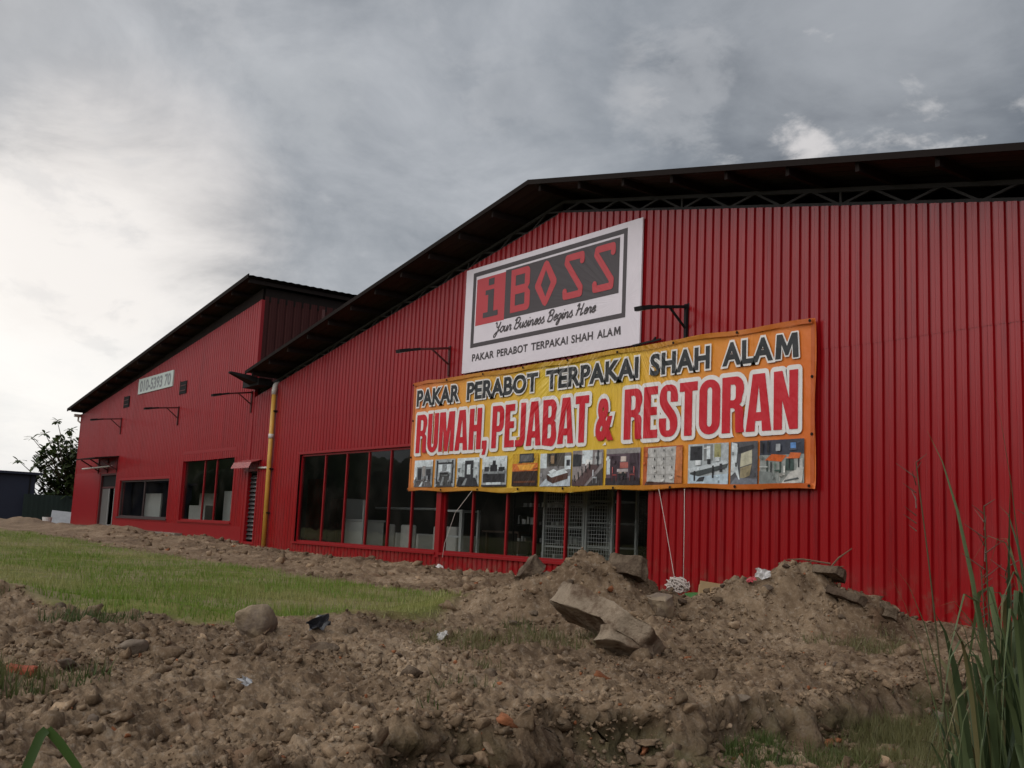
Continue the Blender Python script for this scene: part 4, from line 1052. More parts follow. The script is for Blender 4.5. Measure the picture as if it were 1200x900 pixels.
hd_ = np.radians(np.concatenate([np.arange(-180, -92, 3.0), np.arange(-92, -14, .125), np.arange(-14, 181, 3.0)]))
rr_ = np.concatenate([[.05, .4], np.exp(np.arange(math.log(.9), math.log(4.2), .012)), np.exp(np.arange(math.log(4.2), math.log(38), .0036)), np.exp(np.linspace(math.log(38.2), math.log(3000), 60))])
HH, RR = np.meshgrid(hd_, rr_)
gx = RR*np.sin(HH); gy = -12 + RR*np.cos(HH)
gz, glm, gcut, ghp = ground_h(gx, gy)
gz = np.where(RR > 200, .2, gz)
# the steep face of the cut crumbles: push it in and out with noise running over the face
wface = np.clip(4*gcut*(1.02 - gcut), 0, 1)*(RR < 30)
off = .26*(fbm(gy, gz*1.6, 4.2, 3, 201, .65) - .5) + .16*(fbm(gy, gz*1.2, 12, 3, 202, .75) - .5)
gx = gx - wface*off; gy = gy + wface*.12*(fbm(gx, gz*2, 9, 3, 203) - .5); gz = gz + wface*.05*(fbm(gx*3, gy, 14, 2, 204) - .5)
nr, nh = gx.shape
idx = np.arange(nr*nh).reshape(nr, nh)
F = np.stack([idx[:-1, :-1], idx[:-1, 1:], idx[1:, 1:], idx[1:, :-1]], -1).reshape(-1, 4)[:, ::-1]
def ground_fn(t, b, co):
    lm = t.attr('lawn', 'Fac'); ct = t.attr('cut', 'Fac')
    n1 = t.noise(co, .8, 6, .65); n2 = t.noise(co, 6.5, 8, .75); n3 = t.noise(co, 26, 4, .7)
    d = t.ramp(t.math('ADD', t.math('MULTIPLY', n1, .5), t.math('MULTIPLY', n2, .5)), [(.34, (.058, .036, .021)), (.45, (.140, .093, .057)), (.55, (.232, .162, .102)), (.66, (.345, .258, .178))])
    d = t.mix(t.math('MULTIPLY', t.sstep(n3, .5, .72), .5), d, (.30, .245, .19))
    d = t.mix(t.math('MULTIPLY', t.sstep(t.noise(co, 1.7, 4), .60, .72), .45), d, (.16, .085, .05))
    d = t.mix(t.math('MULTIPLY', t.attr('face', 'Fac'), .38), d, (.045, .030, .020))   # steep face of the cut mixed darker
    d = t.mix(t.math('MULTIPLY', t.math('MULTIPLY', ct, t.sstep(t.noise(co, 1.3, 4), .46, .58)), .6), d, (.07, .085, .025))
    g = t.ramp(t.noise(co, 2.3, 5, .65), [(.3, (.085, .100, .020)), (.5, (.130, .138, .030)), (.68, (.20, .18, .06))])
    dry = t.sstep(t.math('ADD', t.math('MULTIPLY', t.noise(co, .5, 5, .65), .7), t.math('MULTIPLY', n2, .3)), .47, .58)
    g = t.mix(t.math('MULTIPLY', dry, .75), g, (.23, .185, .105))
    return t.mix(lm, d, g)
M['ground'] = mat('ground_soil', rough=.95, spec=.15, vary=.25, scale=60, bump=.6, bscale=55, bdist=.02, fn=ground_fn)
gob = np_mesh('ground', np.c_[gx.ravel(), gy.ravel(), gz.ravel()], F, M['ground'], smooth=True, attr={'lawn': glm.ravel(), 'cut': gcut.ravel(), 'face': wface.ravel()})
gob['kind'] = 'structure'

# ------------------------------------------------------------------ loose clods (uncountable) and rocks
ICO = None
def ico(sub):
    bm = bmesh.new(); bmesh.ops.create_icosphere(bm, subdivisions=sub, radius=1)
    bm.verts.ensure_lookup_table()
    v = np.array([p.co[:] for p in bm.verts]); f = np.array([[q_.index for q_ in p.verts] for p in bm.faces]); bm.free(); return v, f
V1, F1 = ico(1); V2, F2 = ico(2)
def sector(n, r0, r1, h0=-90, h1=-18, p=1.0):
    u = rng.random(n); r = (r0**p + (r1**p - r0**p)*u)**(1/p); a = np.radians(h0 + (h1 - h0)*rng.random(n))
    return r*np.sin(a), -12 + r*np.cos(a), r
def clods(n, base_v, base_f, r0, r1, rmin, rmax, pw, hp_bias, seed, face=False):
    x, y, r = sector(n, r0, r1)
    if face:
        y = rng.uniform(-11, -3, n); x = trench_x(np.full(n, -4.5), y) + rng.uniform(-.05, .75, n)**1.0
    z, lm, cut, hp = ground_h(x, y)
    clump = fbm(x, y, 1.2, 3, seed)
    keep = (lm < .35) & (y < -.25) & (face | (rng.random(n) < np.clip((.10 + 1.5*ss(clump, .44, .66))*(1 - hp_bias) + hp_bias*(hp + .12), 0, 1)))
    x, y, z, hp = x[keep], y[keep], z[keep], hp[keep]; n = len(x)
    s = rmin*(rmax/rmin)**(rng.random(n)**pw)
    q4 = rng.normal(size=(n, 3, 3)); Q, _ = np.linalg.qr(q4)
    sc_ = s[:, None]*rng.uniform(.55, 1.2, (n, 3))
    jit = 1 + rng.normal(0, .26, (n, len(base_v)))
    v = base_v[None]*jit[..., None]
    ph = rng.uniform(0, 6.28, (n, 1, 3)); v = v*(1 + .28*np.sin(base_v[None]*2.6 + ph).sum(-1, keepdims=True)/1.7)
    for _ in range(5):          # break every clod along a few flat faces
        pn = rng.normal(size=(n, 3)); pn /= np.linalg.norm(pn, axis=1)[:, None]
        kk = np.maximum(np.einsum('nvi,ni->nv', v, pn) - rng.uniform(.35, .75, n)[:, None], 0)
        v = v - kk[..., None]*pn[:, None, :]
    v = v*sc_[:, None, :]
    v = np.einsum('nvi,nij->nvj', v, Q)
    v[..., 2] *= .8
    v += np.stack([x, y, z + s*rng.uniform(-.25, .25, n)], -1)[:, None]
    f = base_f[None] + (np.arange(n)*len(base_v))[:, None, None]
    t = rng.random(n)[:, None]
    c = np.ones((n, 3))*(.72 + .62*t)
    red = (rng.random(n) < .02)[:, None]; c = np.where(red, np.array([1.35, .75, .55]), c)
    pale = (rng.random(n) < .05)[:, None]; c = np.where(pale, np.array([1.75, 1.75, 1.75]), c)
    return v.reshape(-1, 3), f.reshape(-1, 3), np.repeat(c, len(base_v), 0)
parts = [clods(1100, V2, F2, 5.0, 12, .035, .085, 1.6, .35, 77), clods(95000, V1, F1, 3.6, 15, .006, .026, 1.5, .25, 71), clods(11000, V2, F2, 4.2, 14, .015, .05, 2.4, .55, 72), clods(3200, V2, F2, 5.5, 13, .025, .10, 2.4, 1.0, 74), clods(9000, V1, F1, 4, 12, .007, .028, 1.3, 0, 75, True), clods(1900, V2, F2, 4, 12, .018, .07, 2.2, 0, 76, True), clods(12000, V1, F1, 12, 36, .03, .13, 1.6, .6, 73)]
vv, ffs, cc, o_ = [], [], [], 0
for v, f, c in parts: vv.append(v); ffs.append(f + o_); cc.append(c); o_ += len(v)
def clod_fn(t, b, co):
    return t.mix(1.0, ground_fn(t, b, co), t.attr('Col'), 'MULTIPLY')
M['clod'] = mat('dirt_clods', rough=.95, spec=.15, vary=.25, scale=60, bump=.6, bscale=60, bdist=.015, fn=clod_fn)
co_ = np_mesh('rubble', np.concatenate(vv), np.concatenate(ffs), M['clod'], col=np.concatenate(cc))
co_['kind'] = 'stuff'

def rock_mesh(name, seed, m, sub=3, amp=.32, flat=1.0, cuts=5):
    r_ = random.Random(seed)
    bm = bmesh.new(); bmesh.ops.create_icosphere(bm, subdivisions=sub, radius=1)
    planes = [(Vector((r_.uniform(-1,1), r_.uniform(-1,1), r_.uniform(-1,1))).normalized(), r_.uniform(.42, .8)) for _ in range(cuts)]
    off = Vector((seed*3.1, seed*1.7, 0))
    for v in bm.verts:
        p = v.co.copy()
        for n_, d_ in planes:
            k_ = p.dot(n_) - d_
            if k_ > 0: p -= n_*k_*.9
        p *= 1 + amp*(mnoise.noise(p*1.6 + off)*.5 + mnoise.noise(p*4 + off)*.25)
        p.z *= flat; v.co = p
    me = bpy.data.meshes.new(name); bm.to_mesh(me); bm.free()
    for p in me.polygons: p.use_smooth = True
    me.materials.append(m); return me
rmesh = [rock_mesh('rock', s, M['lump'] if s % 2 else M['rock'], 3, .45, r, 11) for s, r in ((1, .7), (2, .55), (3, .8), (4, .6), (5, .45))]
def gh(x, y):
    z = ground_h(np.array([x], float), np.array([y], float))[0]; return float(z[0])
placed = []
tries = 0
while len(placed) < 46 and tries < 4000:
    tries += 1
    a = R(random.uniform(-84, -24)); r_ = random.uniform(5.2, 12.5); x, y = r_*math.sin(a), -12 + r_*math.cos(a)
    z, lm, cut, hp = ground_h(np.array([x]), np.array([y]))
    if lm[0] > .3 or y > -.6 or (random.random() > .25 + hp[0]): continue
    if any(math.hypot(x - q_[0], y - q_[1]) < .25 for q_ in placed) or math.hypot(x + 6.4, y + 6.25) < .75: continue
    placed.append((x, y))
    s = random.choice([.045, .05, .06, .06, .07, .09])*random.uniform(.8, 1.1)
    o = bpy.data.objects.new('rock', random.choice(rmesh)); COL.objects.link(o)
    o.location = (x, y, float(z[0]) + s*.12); o.scale = (s*random.uniform(.8, 1.5), s, s*random.uniform(.7, 1.1)); o.rotation_euler = (random.uniform(-.5, .5), random.uniform(-.5, .5), random.uniform(0, 6))
    tag(o, 'fist to head sized brown rock lying loose on the churned dirt', 'rock', 'loose rocks on the dirt heaps')

def single_rock(name, seed, m, loc, scale, rot, label, cat, sub=4, amp=.25, cuts=6, flat=1.0):
    o = bpy.data.objects.new(name, rock_mesh(name, seed, m, sub, amp, flat, cuts)); COL.objects.link(o)
    o.location = loc; o.scale = scale; o.rotation_euler = rot
    return tag(o, label, cat)
single_rock('boulder', 12, M['boulder'], (-7.62, -8.72, gh(-7.62, -8.72) + .12), (.175, .155, .160), (.1, .2, 2.1), 'rounded pale boulder at the edge of the lawn', 'boulder', amp=.28, cuts=5)
# big broken slab on the front of the middle heap
def slab(name, loc, rot, size, label, m, seed, cat='slab', n=18):
    bm = bmesh.new(); bmesh.ops.create_cube(bm, size=1)
    bmesh.ops.subdivide_edges(bm, edges=bm.edges[:], cuts=n, use_grid_fill=True)
    r_ = random.Random(seed)
    off = Vector((seed*2.7, seed, seed*.3))
    for v in bm.verts:
        p = v.co.copy()
        # knock the corners off and break the outline
        k_ = max(0, abs(p.x) + abs(p.y) - .78)
        p.x -= math.copysign(k_*.55, p.x); p.y -= math.copysign(k_*.55, p.y)
        q_ = Vector((p.x*size[0], p.y*size[1], p.z*size[2]))
        q_ += Vector((mnoise.noise(q_*3 + off), mnoise.noise(q_*3 + off*2), mnoise.noise(q_*3 - off)))*.06
        q_ += Vector((mnoise.noise(q_*11 + off), mnoise.noise(q_*11 + off*2), mnoise.noise(q_*11 - off)))*.018
        v.co = q_
    me = bpy.data.meshes.new(name); bm.to_mesh(me); bm.free()
    me.materials.append(m)
    for p in me.polygons: p.use_smooth = True
    o = bpy.data.objects.new(name, me); COL.objects.link(o); o.location = loc; o.rotation_euler = rot
    return tag(o, label, cat)
slab('concrete_slab', (-6.38, -6.28, .20), (-.62, .26, .12), (1.02, .52, .17), 'large broken concrete slab leaning on the front of the middle dirt heap', M['slab'], 3)
slab('concrete_chunk', (-6.10, -6.36, .07), (-.6, .25, .75), (.46, .34, .12), 'grey broken concrete end piece below the large slab', M['slab'], 5)
slab('concrete_chunk', (-8.32, -5.62, gh(-8.32, -5.62) + .10), (.3, -.75, .5), (.34, .20, .13), 'upright broken chunk poking up at the left crest of the middle heap', M['lump'], 7)
slab('concrete_chunk', (-7.62, -4.95, gh(-7.62, -4.95) + .08), (-.3, .2, .9), (.34, .28, .22), 'dark blocky lump on the crest of the middle heap', M['lump'], 8)
slab('concrete_chunk', (-7.16, -4.95, gh(-7.16, -4.95) + .06), (.2, .3, .2), (.24, .2, .18), 'pale square chunk on the right shoulder of the middle heap', M['boulder'], 9)
slab('concrete_chunk', (-6.40, -3.25, gh(-6.40, -3.25) + .02), (-.35, .35, .6), (.38, .32, .08), 'flat grey slab jutting out of the right hand heap', M['lump'], 10)
slab('concrete_chunk', (-6.62, -3.22, gh(-6.62, -3.22) + .03), (-.3, .1, .5), (.28, .24, .08), 'flat slab lying on top of the right hand heap', M['lump'], 11)
slab('concrete_chunk', (-6.05, -3.05, gh(-6.05, -3.05) + .05), (-.2, .15, .8), (.16, .12, .13), 'small block low on the right end of the right hand heap', M['lump'], 14)
slab('brick_chunk', (-6.22, -10.60, gh(-6.22, -10.60) + .035), (.35, .2, .8), (.15, .10, .06), 'orange red brick fragment on the dirt at the left', M['brick'], 15, 'brick', 8)
# cardboard-like tan board, green lid, litter, bag, twigs
b = MB(); b.box(-.16, .16, -.015, .015, 0, .30); b.box(-.15, -.13, .016, .14, 0, .28); b.box(.13, .15, .016, .14, 0, .28)
o = b.build('board_box', M['card']); o.location = (-7.75, -3.62, gh(-7.75, -3.62) - .02); o.rotation_euler = (-.2, .12, .9)
tag(o, 'tan board box half buried at the left end of the right hand heap', 'box')
b = MB(); b.tube([(0, 0, 0), (0, 0, .13)], [.13, .14], 18); b.tube([(0, 0, .131), (0, 0, .15)], [.15, .145], 18)
o = b.build('green_tub', M['green_plastic']); o.location = (-9.67, -1.88, gh(-9.67, -1.88) + .02); o.rotation_euler = (.15, .1, 0)
tag(o, 'small bright green plastic tub at the foot of the red wall', 'tub')
def scrap(name, m, loc, size, label, cat, seed):
    r_ = random.Random(seed); mb = MB(); n = 6; vs = []
    for j in range(n):
        for i in range(n):
            vs.append(((i/(n-1) - .5)*size*(1 + r_.uniform(-.2, .2)), (j/(n-1) - .5)*size*.7*(1 + r_.uniform(-.2, .2)), size*r_.uniform(-.12, .35)))
    mb.add(vs, [(j*n+i, j*n+i+1, (j+1)*n+i+1, (j+1)*n+i) for j in range(n-1) for i in range(n-1)])
    o = mb.build(name, m); o.location = loc; o.rotation_euler = (.9, r_.uniform(-.4, .4), r_.uniform(0, 1.2)); return tag(o, label, cat)
scrap('plastic_scrap', M['litter'], (-6.93, -3.80, gh(-6.93, -3.80) + .06), .14, 'crumpled white wrapper on the face of the right hand heap', 'litter', 1)
scrap('plastic_scrap', M['pink'], (-7.02, -3.86, gh(-7.02, -3.86) + .05), .09, 'pinkish red scrap beside the white wrapper on the heap', 'litter', 2)
scrap('plastic_scrap', M['litter'], (-7.05, -7.40, gh(-7.05, -7.40) + .03), .09, 'white scrap near the middle of the churned dirt', 'litter', 3)
scrap('plastic_scrap', M['zinc'], (-5.75, -9.55, gh(-5.75, -9.55) + .02), .09, 'shiny grey scrap on the dirt at the lower left', 'litter', 4)
scrap('plastic_bag', M['black_bag'], (-7.55, -8.22, gh(-7.55, -8.22) + .05), .16, 'torn black plastic bag just right of the pale boulder', 'bag', 5)
scrap('plastic_bag', M['litter'], (-17.8, -.6, gh(-17.8, -.6) + .05), .24, 'crumpled white sack at the foot of the hanging cord by the window post', 'bag', 6)
def twig(loc, pts, label, r=.010):
    b = MB()
    for P_ in pts: b.tube([tuple(np.array(loc) + np.array(p)) for p in P_], [r]*(len(P_)-1) + [r*.4], 6)
    return tag(b.build('twig', M['twig']), label, 'twig')
zt = gh(-6.66, -3.2)
twig((-6.66, -3.2, zt + .05), [[(0, 0, 0), (.10, .08, .16), (.20, .16, .26)], [(.04, .03, .10), (-.18, -.12, .13), (-.30, -.22, .12)], [(.02, .0, .06), (.15, .1, .08)]], 'forked dry twig sticking up from the right hand heap')

# ------------------------------------------------------------------ lawn blades (uncountable)
def blades(n, gen, hmin, hmax, wmin, wmax, cols, lean=.5):
    x, y, z = gen(n); n = len(x)
    a = rng.random(n)*6.283; h = rng.uniform(hmin, hmax, n)*(.45 + 1.1*fbm(x, y, 1.3, 3, 83)**1.2*1.3); w = rng.uniform(wmin, wmax, n); l_ = rng.random(n)*lean
    dx, dy = np.cos(a), np.sin(a); la = rng.random(n)*6.283
    p0 = np.stack([x - dx*w, y - dy*w, z - .01], -1); p1 = np.stack([x + dx*w, y + dy*w, z - .01], -1)
    p2 = np.stack([x + np.cos(la)*h*l_, y + np.sin(la)*h*l_, z + h], -1)
    v = np.stack([p0, p1, p2], 1).reshape(-1, 3); f = np.arange(3*n).reshape(-1, 3)
    k_ = rng.random(n)
    dryf = np.clip((fbm(x*.6, y*1.3, .5, 4, 81, .6) - .49)*7, 0, 1)*.7
    ci = np.array(cols); c = ci[0]*(1-k_[:, None]) + ci[1]*k_[:, None]
    c = c*(1-dryf[:, None]) + ci[2]*dryf[:, None]
    return v, f, np.repeat(c, 3, 0)
def gen_lawn(n):
    x, y, r = sector(n, 7.5, 36, p=.75)
    z, lm, cut, hp = ground_h(x, y); k_ = (lm > .05 + .85*rng.random(n)**.7) ; return x[k_], y[k_], z[k_]
def gen_weed(n):
    x, y, r = sector(n, 5.5, 11, -80, -20)
    z, lm, cut, hp = ground_h(x, y); pt = fbm(x, y, 1.1, 3, 91)
    k_ = (lm < .3) & (pt > .76 - .26*cut + .04*rng.random(n)) & (hp < .35); return x[k_], y[k_], z[k_]
def gen_floor(n):
    k_ = rng.integers(0, 5, n); c = np.array([(-4.15, -5.75, .20), (-4.2, -7.0, .20), (-3.75, -5.2, .28), (-3.9, -6.3, .25), (-4.0, -4.5, .3)])[k_]
    x = c[:, 0] + rng.normal(0, 1, n)*c[:, 2]*.8; y = c[:, 1] + rng.normal(0, 1, n)*c[:, 2]*1.3
    z, lm, cut, hp = ground_h(x, y); kp = (x > trench_x(x, y) + .18) & (fbm(x, y, 3.5, 3, 95) > .40); return x[kp], y[kp], z[kp]
gs = [blades(15000, gen_floor, .03, .12, .0025, .005, [(.055, .105, .022), (.11, .155, .038), (.2, .17, .08)], .9), blades(150000, gen_lawn, .03, .085, .003, .007, [(.105, .185, .022), (.205, .275, .048), (.36, .32, .14)]),
      blades(60000, gen_weed, .03, .12, .0025, .006, [(.04, .07, .018), (.085, .11, .03), (.2, .17, .08)], .8)]
vv, ffs, cc, o_ = [], [], [], 0
for v, f, c in gs: vv.append(v); ffs.append(f + o_); cc.append(c); o_ += len(v)
go = np_mesh('grass', np.concatenate(vv), np.concatenate(ffs), M['blade'], col=np.concatenate(cc)); go['kind'] = 'stuff'

# ------------------------------------------------------------------ tall grass at the right, close to the camera
def ribbon3(mb, pts, widths, col, up=Vector((0, 0, 1)), fold=.25, side=None):
    P_ = [Vector(p) for p in pts]; vs = []
    for i, p in enumerate(P_):
        d = (P_[min(i+1, len(P_)-1)] - P_[max(i-1, 0)]).normalized()
        s_ = side if side is not None else d.cross(up)
        s_ = (s_ - d*s_.dot(d)).normalized(); nn = s_.cross(d)
        w = widths[i]
        vs += [p - s_*w + nn*w*fold, p, p + s_*w + nn*w*fold]
    fs = []
    for i in range(len(P_)-1):
        for k_ in (0, 1): fs.append((3*i+k_, 3*i+k_+1, 3*i+k_+4, 3*i+k_+3))
    mb.add(vs, fs, col)
gc = empty('grass_clump', (-1.30, -9.28, -.65), 'clump of tall broad bladed grass at the right edge of the trench', 'grass clump')
lb = MB(); lb.smooth = True
r_ = random.Random(4)
for k in range(620):
    a = r_.uniform(0, 6.283); rb = .27*r_.random()**.6
    la, de = -.11 + .45*r_.random()**.8, r_.uniform(-.2, .25); rb = abs(la - .1)
    bx0 = Vector((-1.404 + .884*la - .468*de, -9.349 + .468*la + .884*de, -.68))
    h = r_.uniform(1.35, 2.35)*(1 - .30*max(0, -la)/.11); out = r_.uniform(.06, .26); aa = a + r_.uniform(-.8, .8)
    dirv = Vector((math.cos(aa), math.sin(aa), 0)); pts = []; ws = []
    droop = r_.uniform(.3, 2.2); n = 9; w0 = r_.uniform(.004, .013)
    for i in range(n+1):
        t = i/n
        pts.append(bx0 + dirv*(out*t**1.6*1.2) + Vector((0, 0, h*(t - droop*max(0, t - .55)**2*1.9))))
        ws.append(w0*(.55 + .6*math.sin(math.pi*min(t*1.1, 1)**.8))*(1 if t < .7 else (1-t)/.3 + .05))
    t = r_.random(); c = tuple(np.array([.040, .062, .026])*(1-t) + np.array([.14, .18, .075])*t)
    if r_.random() < .12: c = (.16, .14, .06)
    sd = Vector((math.cos(aa + 1.57 + r_.uniform(-.6, .6)), math.sin(aa + 1.57 + r_.uniform(-.6, .6)), r_.uniform(-.2, .2)))
    ribbon3(lb, pts, ws, c, fold=.3, side=sd)
lb.build('blades', M['blade'], gc, smooth=True)
st = MB()
for k in range(8):
    a = r_.uniform(0, 6.283); la = r_.uniform(-.2, .12); x0 = -1.404 + .884*la; y0 = -9.349 + .468*la + r_.uniform(-.1, .1)
    h = r_.uniform(1.35, 1.85); lx, ly = r_.uniform(-.13, .05), r_.uniform(-.1, .1)
    P_ = [(x0 + lx*t**2, y0 + ly*t**2, -.66 + h*t) for t in np.linspace(0, 1, 8)]
    st.tube(P_, [.0045 - .003*t for t in np.linspace(0, 1, 8)], 5, col=(.10, .095, .045))
    e = Vector(P_[-1])
    for j in range(10):
        aa = r_.uniform(0, 6.28); s0 = e + Vector((0, 0, -.02*j)); L_ = r_.uniform(.03, .08)
        st.tube([s0, s0 + Vector((math.cos(aa)*L_*.7, math.sin(aa)*L_*.7, L_*.5))], [.0016, .0006], 4, col=(.14, .10, .07))
st.build('stems', M['blade'], gc)
# single folded blade at the lower left
gb = MB()
P1 = [(-2.62, -11.43, -.55), (-2.60, -11.44, -.1), (-2.545, -11.425, .25), (-2.53, -11.385, .385), (-2.525, -11.375, .398)]
ribbon3(gb, P1, [.008, .010, .011, .011, .010], (.045, .085, .02), side=Vector((.6, .8, 0)))
P2 = [(-2.525, -11.375, .398), (-2.515, -11.35, .37), (-2.50, -11.31, .315), (-2.48, -11.26, .22)]
ribbon3(gb, P2, [.010, .011, .010, .003], (.06, .11, .026), side=Vector((.5, .6, .6)))
tag(gb.build('grass_sprout', M['blade'], None, smooth=True), 'single folded green grass blade at the lower left corner', 'grass blade')

# ------------------------------------------------------------------ far left: sheds, tree, odds and ends
ZF = .30
sd_ = empty('shed', (-62, -2, ZF), 'low dark navy sheet shed left of the tree', 'shed')
b = MB(); b.box(-66, -58.6, -9, .7, ZF - .3, 2.72); b.build('wall', M['navy'], sd_)
b = MB(); b.box(-66.2, -58.35, -9.3, .95, 2.74, 2.86); b.build('roof', M['navy'], sd_)
b = MB()
for y in np.arange(-8.6, .6, 1.5): b.box(-58.59, -58.55, y, y + .06, ZF, 2.7)
b.build_each('batten', M['black'], sd_)
fn = empty('fence', (-58.3, 1.6, ZF), 'dark green sheet fence between the navy shed and the tree', 'fence')
b = MB()
for i in range(22):
    y = .15 + i*.12; b.box(-58.3 + .02*(i % 2), -58.26 + .02*(i % 2), y, y + .12, ZF - .2, 1.75)
b.build('panel', M['dkgreen'], fn)
b = MB(); b.box(-58.36, -58.31, .9, .98, ZF - .2, 1.8); b.box(-58.36, -58.31, 2.6, 2.68, ZF - .2, 1.8); b.build_each('post', M['black'], fn)
b = MB(); b.add([(-55.6, .9, ZF), (-55.2, 2.3, ZF), (-55.7, 2.5, .85), (-56.2, 1.1, .95), (-55.62, .9, ZF + .03), (-55.22, 2.3, ZF + .03), (-55.72, 2.5, .88), (-56.22, 1.1, .98)],
       [(0, 1, 2, 3), (7, 6, 5, 4), (0, 4, 5, 1), (1, 5, 6, 2), (2, 6, 7, 3), (3, 7, 4, 0)])
tag(b.build('zinc_sheet', M['zinc']), 'tilted pale zinc sheet lying below the tree', 'metal sheet')
tbl = empty('work_table', (-55, 2.6, ZF), 'rough dark work table with pale top under the tree', 'table')
b = MB(); b.box(-55.8, -54.2, 1.9, 3.3, 1.45, 1.52); b.build('tabletop', M['twig'], tbl)
for sx in (-55.7, -54.3):
    for sy in (2.0, 3.2): b = MB(); b.box(sx - .04, sx + .04, sy - .04, sy + .04, ZF - .1, 1.45); b.build('leg', M['pvc'], tbl)
bk_ = empty('bucket', (-48.35, -.9, ZF), 'white bucket standing by the left corner of the red building', 'bucket')
b = MB(); b.tube([(-48.35, -.9, ZF - .02), (-48.35, -.9, ZF + .36)], [.16, .20], 14); b.build('body', M['litter'], bk_, smooth=False)
b = MB(); b.tube([(-48.35 + .2*math.cos(t), -.9, ZF + .36 + .13*math.sin(t)) for t in np.linspace(0, math.pi, 8)], .008, 5); b.build('handle', M['steel_dark'], bk_)

tr_ = empty('tree', (-60.2, 3.1, ZF), 'dark large leaved tree rising behind the left end of the red building', 'tree')
tk = MB(); r_ = random.Random(11)
base = Vector((-60.2, 3.1, ZF - .2))
tk.tube([base, base + Vector((0, -.05, 1.0)), base + Vector((.1, -.2, 2.2)), base + Vector((.1, -.3, 3.2))], [.17, .14, .11, .07], 9)
tips = []
# limbs spread sideways (mostly along Y, towards the open side) and up
cand = [(1.75, 5.75), (2.7, 5.4), (.75, 4.75), (.25, 3.5), (.75, 3.25), (3.5, 5.1), (1.35, 5.05), (1.9, 4.6), (1.15, 4.15), (2.35, 4.9), (3.05, 4.75)]
while len(cand) < 105:
    y, z = r_.uniform(.9, 4.6), r_.uniform(1.6, 5.1)
    lim = 2.9 - .5*abs(z - 2.6) if z < 3.2 else 2.6 - 1.0*(z - 3.2)*.55
    if (3.2 - y) < lim and z < 5.15 - .12*abs(y - 3): cand.append((y, z))
for y, z in cand:
    e = Vector((-60.2 + r_.uniform(-1.1, 1.1), y, z)); t = r_.uniform(.35, .8)*min(z, 4.2)
    s0 = base + Vector((.08, -.09*t, min(t, 3.1))); mid = s0.lerp(e, .55) + Vector((0, 0, -.22))
    tk.tube([s0, mid, e], [.045, .03, .014], 5); tips.append(e)
tk.build('trunk', M['bark'], tr_)
lf_ = MB()
def leaf(p, d, L_, w, c):
    d = d.normalized(); s_ = d.cross(Vector((0, 0, 1)))
    if s_.length < .1: s_ = Vector((1, 0, 0))
    s_.normalize(); nn = s_.cross(d)
    a = p + d*L_*.35; b_ = p + d*L_*.72 - nn*L_*.05; e = p + d*L_ - Vector((0, 0, L_*.14))
    lf_.add([p, a - s_*w*.42, a + s_*w*.42, b_ - s_*w*.5, b_ + s_*w*.5, e], [(0, 1, 2), (1, 3, 4, 2), (3, 5, 4)], c)
for tp in tips:
    for j in range(r_.randint(9, 13)):
        a = r_.uniform(0, 6.28); el = r_.uniform(-.7, .9)
        t = r_.random(); c = tuple(np.array([.025, .042, .014])*(1-t) + np.array([.085, .12, .032])*t)
        leaf(tp + Vector((r_.uniform(-.06, .06),)*3), Vector((math.cos(a)*math.cos(el), math.sin(a)*math.cos(el), math.sin(el))), r_.uniform(.32, .56), r_.uniform(.13, .21), c)
# inner and lower foliage
for k in range(2800):
    y = r_.gauss(3.1, .85); z = r_.uniform(.5, 4.4); x = -60.2 + r_.gauss(0, .8)
    if y < 1.55 + abs(z - 2.4)*.25: continue
    a = r_.uniform(0, 6.28); el = r_.uniform(-.9, .6); t = r_.random()
    c = tuple(np.array([.022, .036, .012])*(1-t) + np.array([.075, .10, .03])*t)
    leaf(Vector((x, y, z)), Vector((math.cos(a)*math.cos(el), math.sin(a)*math.cos(el), math.sin(el))), r_.uniform(.26, .48), r_.uniform(.11, .18), c)
lf_.build('crown', M['leaf'], tr_)

# woods across the road behind the viewer, seen only as reflections in the shop glass
wx = np.arange(-330, 60, 1.2); N = len(wx); vs = []; fs = []
for k, (off, fz) in enumerate(((0, 0), (.3, .35), (.9, .62), (2.0, .85), (4.0, 1.0), (14, .9))):
    for x in wx:
        h = 9.5 + 4.5*mnoise.noise(Vector((x*.045, 1, 3))) + 2.6*mnoise.noise(Vector((x*.16, 4, 9))) + 1.2*mnoise.noise(Vector((x*.6, 7, 2)))
        vs.append((x + 1.5*mnoise.noise(Vector((x*.5, k*3.1, 0))), -40 - off + 1.6*mnoise.noise(Vector((x*.4, k*5.0, 1))), -.5 + h*fz + (.9*mnoise.noise(Vector((x*.7, k*2.0, 4))) if k else 0)))
for k in range(5):
    for i in range(N - 1): fs.append((k*N+i, k*N+i+1, (k+1)*N+i+1, (k+1)*N+i))
tl = np_mesh('woods', np.array(vs), np.array(fs), M['treeline']); tl['kind'] = 'stuff'

# ------------------------------------------------------------------ sky and light
w = bpy.data.worlds.new('World'); scn.world = w; w.use_nodes = True
t = NT(w.node_tree); bg = t.n['Background']
SUN_EL, SUN_HEAD = R(32), R(-98)     # heading measured from +Y towards +X
sky = t.new('ShaderNodeTexSky', sky_type='NISHITA'); sky.sun_disc = False
sky.sun_elevation = SUN_EL; sky.sun_rotation = SUN_HEAD; sky.air_density = 1.0; sky.dust_density = 3.0
dv = t.new('ShaderNodeTexCoord').outputs['Generated']
sp = t.new('ShaderNodeSeparateXYZ'); t.l.new(dv, sp.inputs[0])
zz = t.math('ADD', t.math('MAXIMUM', sp.outputs[2], 0.0), .30)
cv = t.new('ShaderNodeCombineXYZ'); t.l.new(t.math('DIVIDE', sp.outputs[0], zz), cv.inputs[0]); t.l.new(t.math('DIVIDE', sp.outputs[1], zz), cv.inputs[1])
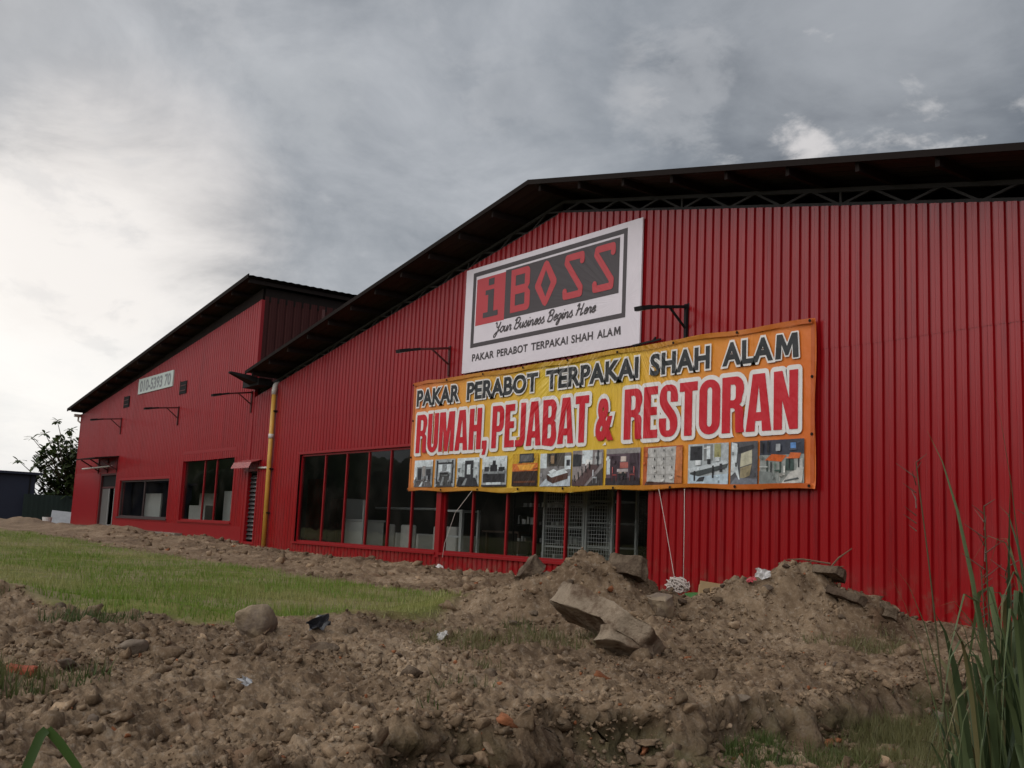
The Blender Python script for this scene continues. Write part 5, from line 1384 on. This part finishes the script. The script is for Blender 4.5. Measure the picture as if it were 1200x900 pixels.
n1 = t.noise(cv.outputs[0], 1.25, 9, .56, .5); n2 = t.noise(cv.outputs[0], 3.6, 8, .6, .4); n0 = t.noise(cv.outputs[0], .6, 4, .5, .2)
tone = t.math('ADD', t.math('ADD', t.math('MULTIPLY', n1, .45), t.math('MULTIPLY', n2, .27)), t.math('MULTIPLY', n0, .28))
cloud = t.ramp(tone, [(.39, (.120, .136, .160)), (.46, (.175, .196, .224)), (.53, (.270, .293, .324)), (.63, (.45, .47, .50))])
cloud = t.mix(1.0, cloud, (10.0, 10.0, 10.0), 'MULTIPLY')
n3 = t.noise(cv.outputs[0], 8.5, 8, .62, .3)
def glow(d, lo, hi, amt, col, soft=.5, fine=0):
    global cloud
    L_ = math.sqrt(sum(c*c for c in d)); d = tuple(c/L_ for c in d)
    k_ = t.vmath('DOT_PRODUCT', dv, d)
    k_ = t.math('ADD', k_, t.math('MULTIPLY', t.math('SUBTRACT', n3 if fine else n1, .5), (1 - lo)*soft*(2.6 if fine else 1.6)))
    k_ = t.math('ADD', k_, t.math('MULTIPLY', t.math('SUBTRACT', n2, .5), (1 - lo)*soft*1.2))
    cloud = t.mix(t.math('MULTIPLY', t.sstep(k_, lo, hi), amt, clamp=True), cloud, tuple(c*10 for c in col))
glow((-.978, .205, .07), .974, .994, .95, (.74, .755, .77), 1.0)
glow((-.955, .215, .18), .984, 1.0, .8, (1.02, .99, .95), .9)
glow((-.935, .255, .245), .987, 1.0, .45, (.74, .69, .66), .9)
glow((-.849, .370, .377), .9975, 1.0, .35, (.46, .48, .50), 1.2, 1)
glow((-.523, .728, .443), .980, 1.0, .55, (.44, .455, .48), .9)
glow((-.651, .642, .406), .9975, .9999, .45, (.45, .46, .48), 1.5, 1)
# bright seams between the cloud heaps
n4 = t.noise(cv.outputs[0], 4.2, 8, .58, .25)
seam_ = t.sstep(n4, .53, .63)
def seams(d, lo, hi, amt, col):
    global cloud
    L_ = math.sqrt(sum(c*c for c in d)); k_ = t.sstep(t.vmath('DOT_PRODUCT', dv, tuple(c/L_ for c in d)), lo, hi)
    cloud = t.mix(t.math('MULTIPLY', t.math('MULTIPLY', k_, seam_), amt, clamp=True), cloud, tuple(c*10 for c in col))
seams((-.55, .75, .37), .975, .996, .75, (.62, .61, .61))
seams((-.88, .35, .33), .94, .99, .30, (.50, .51, .53))
glow((-.582, .728, .352), .9994, .99997, .8, (.72, .69, .68), 1.5, 1)
glow((.15, -.93, .33), .30, .95, .92, (2.0, 1.97, 1.95), .25)
fin = t.mix(.95, sky.outputs[0], cloud)
t.l.new(fin, bg.inputs['Color']); bg.inputs['Strength'].default_value = .1

sl_ = bpy.data.lights.new('sun', 'SUN'); sl_.energy = .6; sl_.angle = R(22); sl_.color = (1, .95, .88)
so = bpy.data.objects.new('sun', sl_); COL.objects.link(so)
sdv = Vector((math.sin(SUN_HEAD)*math.cos(SUN_EL), math.cos(SUN_HEAD)*math.cos(SUN_EL), math.sin(SUN_EL)))
so.rotation_euler = (-sdv).to_track_quat('-Z', 'Y').to_euler(); so.location = sdv*60

# ------------------------------------------------------------------ render settings
scn.view_settings.view_transform = 'Standard'; scn.view_settings.look = 'None'
scn.view_settings.exposure = 0.08; scn.view_settings.gamma = 1.0; scn.view_settings.use_curve_mapping = False
scn.render.engine = 'CYCLES'
scn.cycles.max_bounces = 6; scn.cycles.diffuse_bounces = 3; scn.cycles.glossy_bounces = 3; scn.cycles.transparent_max_bounces = 12
scn.cycles.use_denoising = True
scn.cycles.caustics_reflective = False; scn.cycles.caustics_refractive = False
